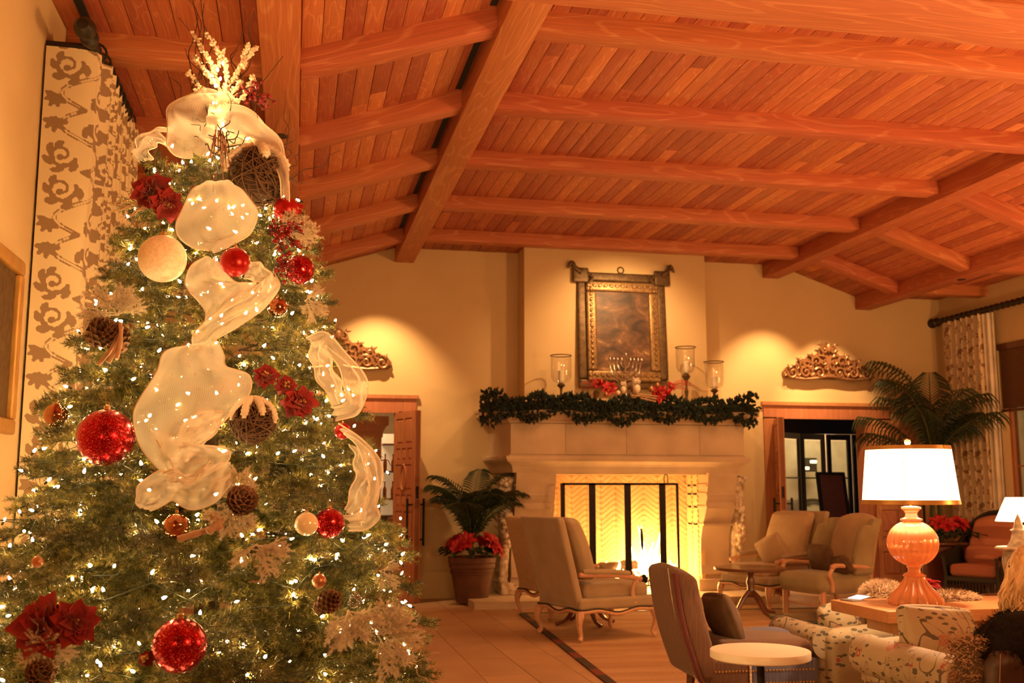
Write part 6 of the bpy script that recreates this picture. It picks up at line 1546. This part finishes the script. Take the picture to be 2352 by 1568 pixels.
ribbon('right sheer mesh ribbon fan of the knot under the largest panel', [(385, 1088, .10), (440, 1088, .13), (490, 1068, .14), (530, 1062, .11)], [(392, 1146, .08), (442, 1170, .12), (496, 1152, .13), (529, 1112, .10)], bulge=.06, seed=13, ripple=.02)
ribbon('small curled sheer mesh ribbon at the heart of the knot', [(372, 1085, .17), (402, 1078, .19), (432, 1098, .19), (470, 1088, .16)], [(388, 1110, .16), (412, 1104, .18), (440, 1112, .18), (482, 1058, .16)], bulge=.03, seed=14)
ribbon('upper sheer mesh ribbon loop on the right side of the tree', [(706, 775, .03), (742, 763, .09), (790, 800, .13), (833, 858, .15), (843, 912, .14), (822, 950, .11), (770, 966, .06)], [(716, 795, .02), (742, 800, .05), (768, 832, .07), (790, 878, .08), (798, 912, .08), (785, 930, .07), (762, 935, .05)], bulge=.06, seed=15)
ribbon('inner fold of the upper sheer mesh ribbon on the right side of the tree', [(712, 782, .03), (714, 830, .05), (734, 880, .06), (768, 932, .05)], [(752, 792, .05), (762, 835, .07), (782, 880, .08), (800, 920, .07)], bulge=.04, seed=16)
ribbon('lower sheer mesh ribbon loop on the right side of the tree', [(775, 972, .03), (828, 1002, .09), (866, 1052, .12), (879, 1108, .13), (862, 1158, .13), (868, 1188, .13), (846, 1216, .10), (798, 1218, .05)], [(792, 995, .02), (815, 1022, .06), (838, 1062, .08), (846, 1110, .09), (838, 1145, .09), (830, 1168, .08), (815, 1180, .07), (788, 1185, .04)], bulge=.06, seed=17)
ribbon('inner fold of the lower sheer mesh ribbon on the right side of the tree', [(806, 1020, .02), (815, 1060, .04), (812, 1110, .05), (790, 1170, .04)], [(840, 1040, .06), (850, 1085, .08), (846, 1140, .08), (825, 1195, .05)], bulge=.03, seed=18)

# ---------------------------------------------------------------- baubles
def bauble(label, px_, py_, rpx, mat, ex=None, seg=40, name='bauble', group=None, cap=True):
    p0 = surf(px_, py_, .02); r_ = rpx*(p0-Vector((0, 0, EYE))).length/F_PX*.985; p = surf(px_, py_, .015+(ex if ex is not None else r_*.18))
    t = thing(name, label, 'bauble', p, 0, group); MB().sphere((0, 0, 0), r_, seg, seg//2).build('ball', mat, t, 180)
    if cap:
        k_ = min(1, r_/.09); MB().lathe([(.011*k_, r_*.97), (.012*k_, r_+.012*k_), (.004*k_, r_+.016*k_)], 12).build('cap', 'gold_trim', t); MB().tube([(.007*k_*math.cos(a), 0, r_+.021*k_+.007*k_*math.sin(a)) for a in [2*PI*i/10 for i in range(11)]], .001, 4).build('hanging_loop', 'gold_trim', t)
    return t
bauble('largest frosted cream bauble on the upper left of the tree', 373, 594, 52, 'frosted_cream')
bauble('satin red bauble in the middle of the upper tree', 540, 602, 33, 'satin_red', .07)
bauble('satin red bauble on the right edge of the upper tree', 657, 481, 28, 'satin_red', .07)
bauble('red glitter bauble on the right edge below the berries', 688, 619, 33, 'glitter_red', .04)
bauble('large red glitter bauble on the left side of the tree', 243, 1004, 61, 'glitter_red')
bauble('large red glitter bauble at the bottom centre of the tree', 412, 1482, 58, 'glitter_red')
bauble('red glitter bauble half behind the pearl bauble at the lower right', 757, 1201, 34, 'glitter_red')
bauble('glossy pearl bauble at the lower right of the tree', 704, 1203, 26, 'cream_pearl', .09)
bauble('copper glass bauble under the right berries', 637, 705, 23, 'copper_glass')
bauble('copper glass bauble at the far left of the tree', 128, 953, 25, 'copper_glass')
bauble('copper glass bauble above the cinnamon sticks', 405, 1207, 29, 'copper_glass')
bauble('matt copper bauble above the lower right pinecone', 733, 1334, 16, 'copper_matte')
bauble('clear glass bauble near the right edge of the lower tree', 815, 1380, 17, 'thin_glass')
bauble('small copper bauble deep in the lower left branches', 86, 1290, 12, 'copper_matte')
bauble('dark red bauble inside the upper right ribbon', 787, 990, 19, 'satin_red', .0)
bauble('small copper bauble beside the right satin red bauble', 683, 512, 13, 'copper_matte', .05)
# small red satin bow box behind the right satin bauble
p = surf(683, 480, .06); t = link('gift_box', None, None, p, (0, .2, .4), 'small red wrapped box with a gold edge behind the right satin bauble', None, 'box'); MB().box((0, 0, 0), (.035, .03, .042)).build('box', 'satin_red', t, 0); MB().box((.0, -.0, .0), (.037, .032, .003)).build('gold_band', 'gold_trim', t, 0)

# ---------------------------------------------------------------- grapevine balls
def vine_ball(label, px_, py_, rpx, seed, caps):
    p0 = surf(px_, py_, .0); r_ = rpx*(p0-Vector((0, 0, EYE))).length/F_PX; t = thing('grapevine_ball', label, 'ornament', surf(px_, py_, r_*.3)); q = random.Random(seed)
    m = MB()
    for i in range(85):
        ax = Vector((q.gauss(0, 1), q.gauss(0, 1), q.gauss(0, 1))).normalized(); b = ax.orthogonal().normalized(); c = ax.cross(b); a0, sp, off = q.random()*6.28, q.uniform(2.0, 5.0), q.uniform(-.6, .6)
        rr = r_*q.uniform(.88, 1.02); pts = [((b*math.cos(a0+sp*k_/13)+c*math.sin(a0+sp*k_/13))*math.sqrt(1-off*off)+ax*off)*rr*(1+.03*math.sin(k_*1.7+i)) for k_ in range(14)]
        m.tube(pts, q.uniform(.0016, .0032), 5)
    o = m.build('vines', 'grapevine', t, 180); o['kind'] = 'stuff'
    MB().sphere((0, 0, 0), r_*.80, 20, 12).build('core', 'twig_brown', t)
    for j, (a, n_) in enumerate(caps):
        m = MB(); pts = []
        for k_ in range(9): th = .15+n_*k_/8; pts.append(Vector((math.sin(th)*math.cos(a), math.sin(th)*math.sin(a), math.cos(th)))*r_*1.0)
        m.tube(cr(pts, 24), [r_*.17*(1+.15*math.sin(k_*2.3))*(.6 if k_ > 20 else 1) for k_ in range(24)], 10); m.build('cotton_snow', 'cotton', t, 180)
vine_ball('large grapevine ball capped with cotton snow near the tree top', 590, 407, 66, 3, [(-2.9, 1.35), (-1.25, .95), (-.2, 1.2), (2.2, .8)])
vine_ball('smaller grapevine ball striped with cotton snow at mid tree', 580, 968, 50, 8, [(-2.6, 1.4), (-1.9, 1.35), (-1.1, 1.2), (-.3, 1.5), (1.6, .8)])

# ---------------------------------------------------------------- picks: flocked sprays, berries, cones, flowers, twigs
FL = [branch_mesh(300+i, .26, 'flocked_sprig', ('flocked', 'flocked'), 1000, .019, .0013, 3.2) for i in range(3)]
def spray(label, px_, py_, dirs, ex=.05, sc_=1.0, name='flocked_pine_spray'):
    p = surf(px_, py_, ex); t = thing(name, label, 'spray', p)
    for i, (dx, dz, dy, s_) in enumerate(dirs):
        d = Vector((dx, dy, dz)).normalized(); e = d.to_track_quat('X', 'Z').to_euler(); link('sprig', FL[i % 3], t, (0, 0, 0), e).scale = (s_*sc_*.56,)*3
    return t
spray('frosted pine spray under the right red berries', 640, 520, [(1, .1, -.4, .9), (.8, -.4, -.4, 1.0), (.5, .4, -.5, .7), (1, -.15, -.2, 1.1), (.2, -.6, -.6, .8)])
spray('frosted pine spray above the pinecone at lower centre', 540, 1165, [(.1, 1, -.5, 1.0), (-.3, .8, -.5, .9), (.5, .8, -.5, .8), (-.5, -.2, -.6, .9), (.3, -.4, -.6, .9), (-.2, -.6, -.5, .8)])
spray('frosted pine spray trailing below the cinnamon sticks', 590, 1250, [(.6, -.2, -.5, .8), (.4, -.7, -.5, .9), (-.4, -.3, -.5, .8), (.9, -.1, -.4, .8)])
spray('frosted pine spray over the left pinecone', 270, 722, [(.3, 1, -.5, .8), (-.6, .6, -.5, .9), (-1, .1, -.4, .9), (.8, .3, -.5, .8), (-.9, -.3, -.4, .8), (.6, .8, -.5, .7)])
spray('frosted pine spray hanging at the lower right of the tree', 800, 1400, [(.5, -.7, -.4, .9), (-.3, -.8, -.5, 1.0), (-.1, -1, -.4, .9), (.9, -.3, -.3, .9)])
spray('large frosted pine spray reaching out at the bottom right edge of the tree', 868, 1455, [(.8, .5, -.4, .9), (1, .0, -.4, 1.0), (.9, -.5, -.4, 1.0), (.2, 1, -.4, .8), (.3, -.9, -.4, 1.0), (-.6, .2, -.5, .8), (.6, .8, -.3, .8)], .06, 1.1)
spray('frosted pine spray below the left red poinsettia', 115, 1490, [(-.4, .5, -.6, .7), (.4, .6, -.6, .7), (.1, -.8, -.6, .8), (-.7, -.2, -.5, .7), (.7, -.1, -.5, .7)])
spray('frosted pine spray on the right edge above the curved ribbon', 700, 690, [(.6, .5, -.4, .6), (.9, -.5, -.3, .7), (.5, -.9, -.4, .7)], .04)
spray('frosted pine spray tucked at the right edge near the open door', 872, 1310, [(.9, .3, -.3, .5), (.8, -.6, -.3, .6), (.3, -1, -.3, .5)], .02)
bm2 = MB().sphere((0, 0, 0), .0105, 10, 7).mesh('berry', 'berry_red', 180)
def berries(label, px_, py_, d, n, ln, seed, ex=.05):
    t = thing('berry_spray', label, 'spray', surf(px_, py_, ex)); q = random.Random(seed); tw = MB(); D = Vector(d).normalized()
    for i in range(n):
        dd = (D+Vector((q.uniform(-.55, .55), q.uniform(-.4, .4), q.uniform(-.5, .5)))).normalized(); l = ln*q.uniform(.5, 1.05); pts = [Vector((0, 0, 0)), dd*l*.5+Vector((0, 0, .02)), dd*l]
        P = cr(pts, 8); tw.tube(P, [.0022-.0001*k_ for k_ in range(8)], 4)
        for k_ in range(5):
            b = P[3+k_] if 3+k_ < 8 else P[7]; off = Vector((q.uniform(-1, 1), q.uniform(-1, 1), q.uniform(-1, 1))).normalized()*.017; link('berry', bm2, t, b+off).scale = (q.uniform(.7, 1.1),)*3; tw.tube([b, b+off], .001, 3)
    tw.build('stems', 'twig_brown', t, 0); return t
berries('spray of dark red berries right of the tree-top sprigs', 530, 232, (1, -.2, -.05), 11, .20, 3, .14)
berries('spray of dark red berries above the glitter bauble on the right', 610, 530, (1, -.3, -.35), 12, .20, 4, .08)
berries('drooping dark red berries left of the right glitter bauble', 640, 590, (.3, -.3, -.8), 6, .13, 5, .08)
def pcone(label, px_, py_, l, r_, rot, ex=.05, seed=1, tip='cone_scale'):
    t = thing('pinecone', label, 'pinecone', surf(px_, py_, ex)); cone_mesh(t, l, r_, seed, 11, tip, rot); return t
pcone('open brown pinecone in the frosted spray at lower centre', 556, 1152, .10, .046, (.9, .2, 0), .14)
pcone('dark pinecone under the left frosted spray', 232, 765, .12, .05, (.3, .9, 0), .08)
pcone('second dark pinecone beside the hanging sticks on the left', 268, 778, .11, .045, (.5, -.3, 0), .09)
pcone('brown pinecone in the frosted spray at the lower right', 752, 1383, .10, .036, (.2, 1.0, 0), .10)
pcone('dark pinecone at the right tip of the frosted berry spray', 702, 545, .07, .032, (.3, 1.2, 0), .06)
pcone('pinecone at the very bottom left of the tree', 92, 1548, .10, .042, (.6, .3, 0), .07)
def stick(label, a, b, r_, ex=.10, bend=0, grp=None):
    p, q_ = surf(*a, ex), surf(*b, ex); t = link('cinnamon_stick', None, None, p, None, label, None, 'stick', grp); v = q_-p
    P = cr([(0, 0, 0), v*.5+Vector((bend, 0, 0)), v], 10); MB().tube(P, [r_*(1+.08*math.sin(i*2)) for i in range(10)], 10).build('stick_bark', 'birch_stick', t)
    for e, dd in ((0, -1), (9, 1)):
        dv = (P[e]-P[e-dd]).normalized(); MB().lathe([(r_*.8, .0012), (r_*.3, .0016), (r_*.28, -.002), (.0003, -.002)], 10, c=P[e], rot=tuple(dv.to_track_quat('Z', 'Y').to_euler()), cap=False).build('cut_end', 'cotton', t)
stick('longest pale stick pointing left of the lower centre spray', (408, 1238), (500, 1210), .012)
stick('short pale stick end right of the copper glass bauble', (478, 1222), (512, 1190), .014, .12)
stick('pale stick end beneath the lower centre frosted spray', (508, 1216), (488, 1180), .013, .12)
stick('curved pale stick hanging left-most from the left pinecones', (226, 838), (272, 768), .008, .12, .008)
stick('curved pale stick hanging in the middle of the left bundle', (250, 832), (280, 750), .008, .13, .008)
stick('curved pale stick hanging right-most from the left pinecones', (268, 824), (276, 742), .008, .13, .008)
def velvet(label, px_, py_, d, r_, n, seed, ex=.06, mat='red_velvet', wid=.42):
    t = thing('red_poinsettia', label, 'flower', surf(px_, py_, ex)); n += 3; m = MB(); flower(m, (0, 0, 0), d, r_, n, seed=seed, wid=wid); flower(m, (-.015, 0, -.005), (d[0]-.7, d[1], d[2]-.4), r_*.8, 6, seed=seed+9, wid=wid*1.15); flower(m, (.01, 0, .01), (d[0]+.5, d[1], d[2]+.3), r_*.7, 5, seed=seed+5, wid=wid)
    m.build('petals', mat, t, 180); m = MB(); q = random.Random(seed)
    for i in range(5): m.sphere(Vector(d).normalized()*.018+Vector((q.uniform(-.012, .012), 0, q.uniform(-.012, .012))), .006, 8, 6)
    m.build('stamens', 'gold_trim', t); return t
velvet('red velvet poinsettia on the upper left of the tree', 350, 440, (-.2, -1, .3), .095, 6, 2)
velvet('second red velvet poinsettia head hanging just below the upper left one', 385, 470, (.3, -1, -.2), .075, 6, 9)
velvet('large dark red velvet poinsettia at the bottom left of the tree', 100, 1438, (-.2, -1, .35), .115, 7, 4, .09)
velvet('right half of the red velvet poinsettia pair at the bottom left', 172, 1430, (.3, -1, .2), .085, 6, 6, .08)
velvet('red poinsettia half hidden under the right branches at mid tree', 690, 925, (.5, -1, .3), .075, 6, 11, .03)
velvet('single red petals above the smaller grapevine ball', 612, 864, (0, -1, .5), .055, 4, 12, .03)
velvet('small red petals left of the upper right ribbon', 658, 885, (.2, -1, .2), .045, 4, 13, .03)
velvet('small red petals beside the bottom red glitter bauble', 338, 1512, (-.2, -1, .1), .03, 4, 14, .03)
# twig bundle at the left of the upper poinsettia and curly willow at the top
def twigs(label, base, ex, tips, r_=.003, seed=1, name='twig_spray', mat='twig_brown', wob=.02, ext=None):
    b = surf(*base, ex); t = thing(name, label, 'twigs', b); q = random.Random(seed)
    for (x, y, *z) in tips:
        e = surf(x, y, z[0] if z else ex)-b; n = 7; side = e.cross(Vector((0, 1, 0))).normalized()
        pts = [e*(i/n)+side*q.uniform(-wob, wob)*(1 if 0 < i < n else 0)+Vector((0, q.uniform(-wob, wob) if i else 0, 0)) for i in range(n+1)]
        P = cr(pts, 26); m = MB().tube(P, [r_*(1-.75*i/25)+.0004 for i in range(26)], 5); m.build('twig', mat, t, 180)
    return t
twigs('bundle of thin bare twigs pointing left beside the upper poinsettia', (340, 470), .05, [(232, 470, .08), (238, 490, .1), (245, 482, .05), (262, 520, .1), (236, 462, .03), (275, 500, .06), (252, 448, .06)], .0034, 2, mat='birch_stick', wob=.010)
twigs('curly dark willow twigs rising from the tree top', (508, 330), .02, [(430, -10, .05), (412, 45, .1), (448, 20, -.02), (470, 15, -.05), (560, 70, -.05), (585, 20, -.1), (425, 110, .1), (650, 130, -.1), (392, 180, .12), (545, 110, .05), (460, -15, .0)], .0042, 5, wob=.035)
twigs('fine curly twigs tangled in front of the tree-top bow', (508, 340), .17, [(440, 290, .18), (450, 270, .19), (600, 300, .19), (575, 280, .19), (545, 255, .19), (470, 240, .18), (430, 325, .17), (560, 320, .19), (520, 215, .17), (590, 262, .17)], .0028, 7, wob=.03)
twigs('fine curly twigs reaching right of the grapevine ball', (640, 420), .03, [(720, 400, .05), (780, 350, .05), (690, 340, .03), (655, 210, .0), (672, 300, .02), (665, 255, .0), (640, 270, .05)], .0024, 9, wob=.03)
twigs('fine curly twigs at the bottom right of the tree', (900, 1480), .04, [(985, 1470, .05), (1010, 1500, .05), (1000, 1530, .05), (990, 1565, .05), (960, 1440, .05)], .0024, 12, mat='birch_stick', wob=.02)
twigs('thin bare twigs in the lower right frosted spray', (850, 1040), .05, [(905, 1070, .06), (880, 1050, .05)], .003, 15, wob=.008)
# flocked antler sprigs at the very top
t = thing('flocked_sprig_topper', 'cluster of frosted white sprigs crowning the tree', 'topper', surf(505, 300, .02)); b = t.location.copy(); q = random.Random(55)
def top_at(x, y, dy=0): return at(x, y, 4.62+dy)
for (pts, r_) in (([(505, 260), (500, 190), (475, 130), (445, 80)], .012), ([(500, 200), (472, 165), (447, 132)], .011), ([(490, 170), (505, 130), (478, 80)], .010), ([(508, 250), (520, 180), (512, 115)], .011), ([(510, 230), (545, 165), (590, 108)], .012), ([(555, 150), (562, 125), (570, 103)], .009), ([(515, 240), (560, 210), (590, 190)], .011), ([(560, 212), (580, 185), (580, 175)], .009), ([(500, 240), (465, 205), (432, 165)], .011), ([(505, 300), (512, 250), (540, 205), (552, 185)], .011), ([(512, 270), (530, 235), (555, 225), (575, 195)], .010), ([(500, 235), (470, 225), (450, 205)], .009), ([(505, 330), (507, 280), (506, 230)], .014)):
    P = cr([top_at(*p, q.uniform(-.05, .05))-b for p in pts], 22); m = MB().tube(P, [r_*(.75+.4*math.sin(i*1.9+q.random()))*(1-.2*i/22) for i in range(22)], 8)
    for i in range(46):
        c = P[q.randrange(3, 22)]; d = Vector((q.uniform(-1, 1), q.uniform(-1, 1), q.uniform(-1, 1))).normalized(); m.sphere(c+d*r_*1.1, r_*q.uniform(.35, .75), 6, 4, (1, 1, q.uniform(1, 2)), (q.random()*3, q.random()*3, 0))
    m.build('sprig', 'flocked', t, 180)
for i, (x, y) in enumerate(((500, 165), (506, 185), (494, 200), (512, 150), (490, 238), (505, 312), (512, 290))):
    link('bulb', bm_, ls, top_at(x, y, -.09)-Vector((TX, TY, 0)), (q.uniform(-1, 1), 0, 0)).scale = (1.0,)*3
t = thing('icicle_cluster', 'clear icicles hanging below the tree-top bow', 'icicles', surf(500, 300, .22))
b = t.location.copy()
for (x0, y0, x1, y1) in ((497, 290, 488, 388), (502, 300, 500, 372), (507, 300, 508, 395), (512, 310, 520, 385), (515, 320, 532, 402), (494, 310, 478, 380), (510, 330, 513, 420)):
    p, q_ = surf(x0, y0, .20)-b, surf(x1, y1, .17)-b; MB().tube([p.lerp(q_, i/9) for i in range(10)], [.0055*(1-.85*i/9)*(1+.3*math.sin(i*2.5)) for i in range(10)], 7).build('icicle', 'silver', t)
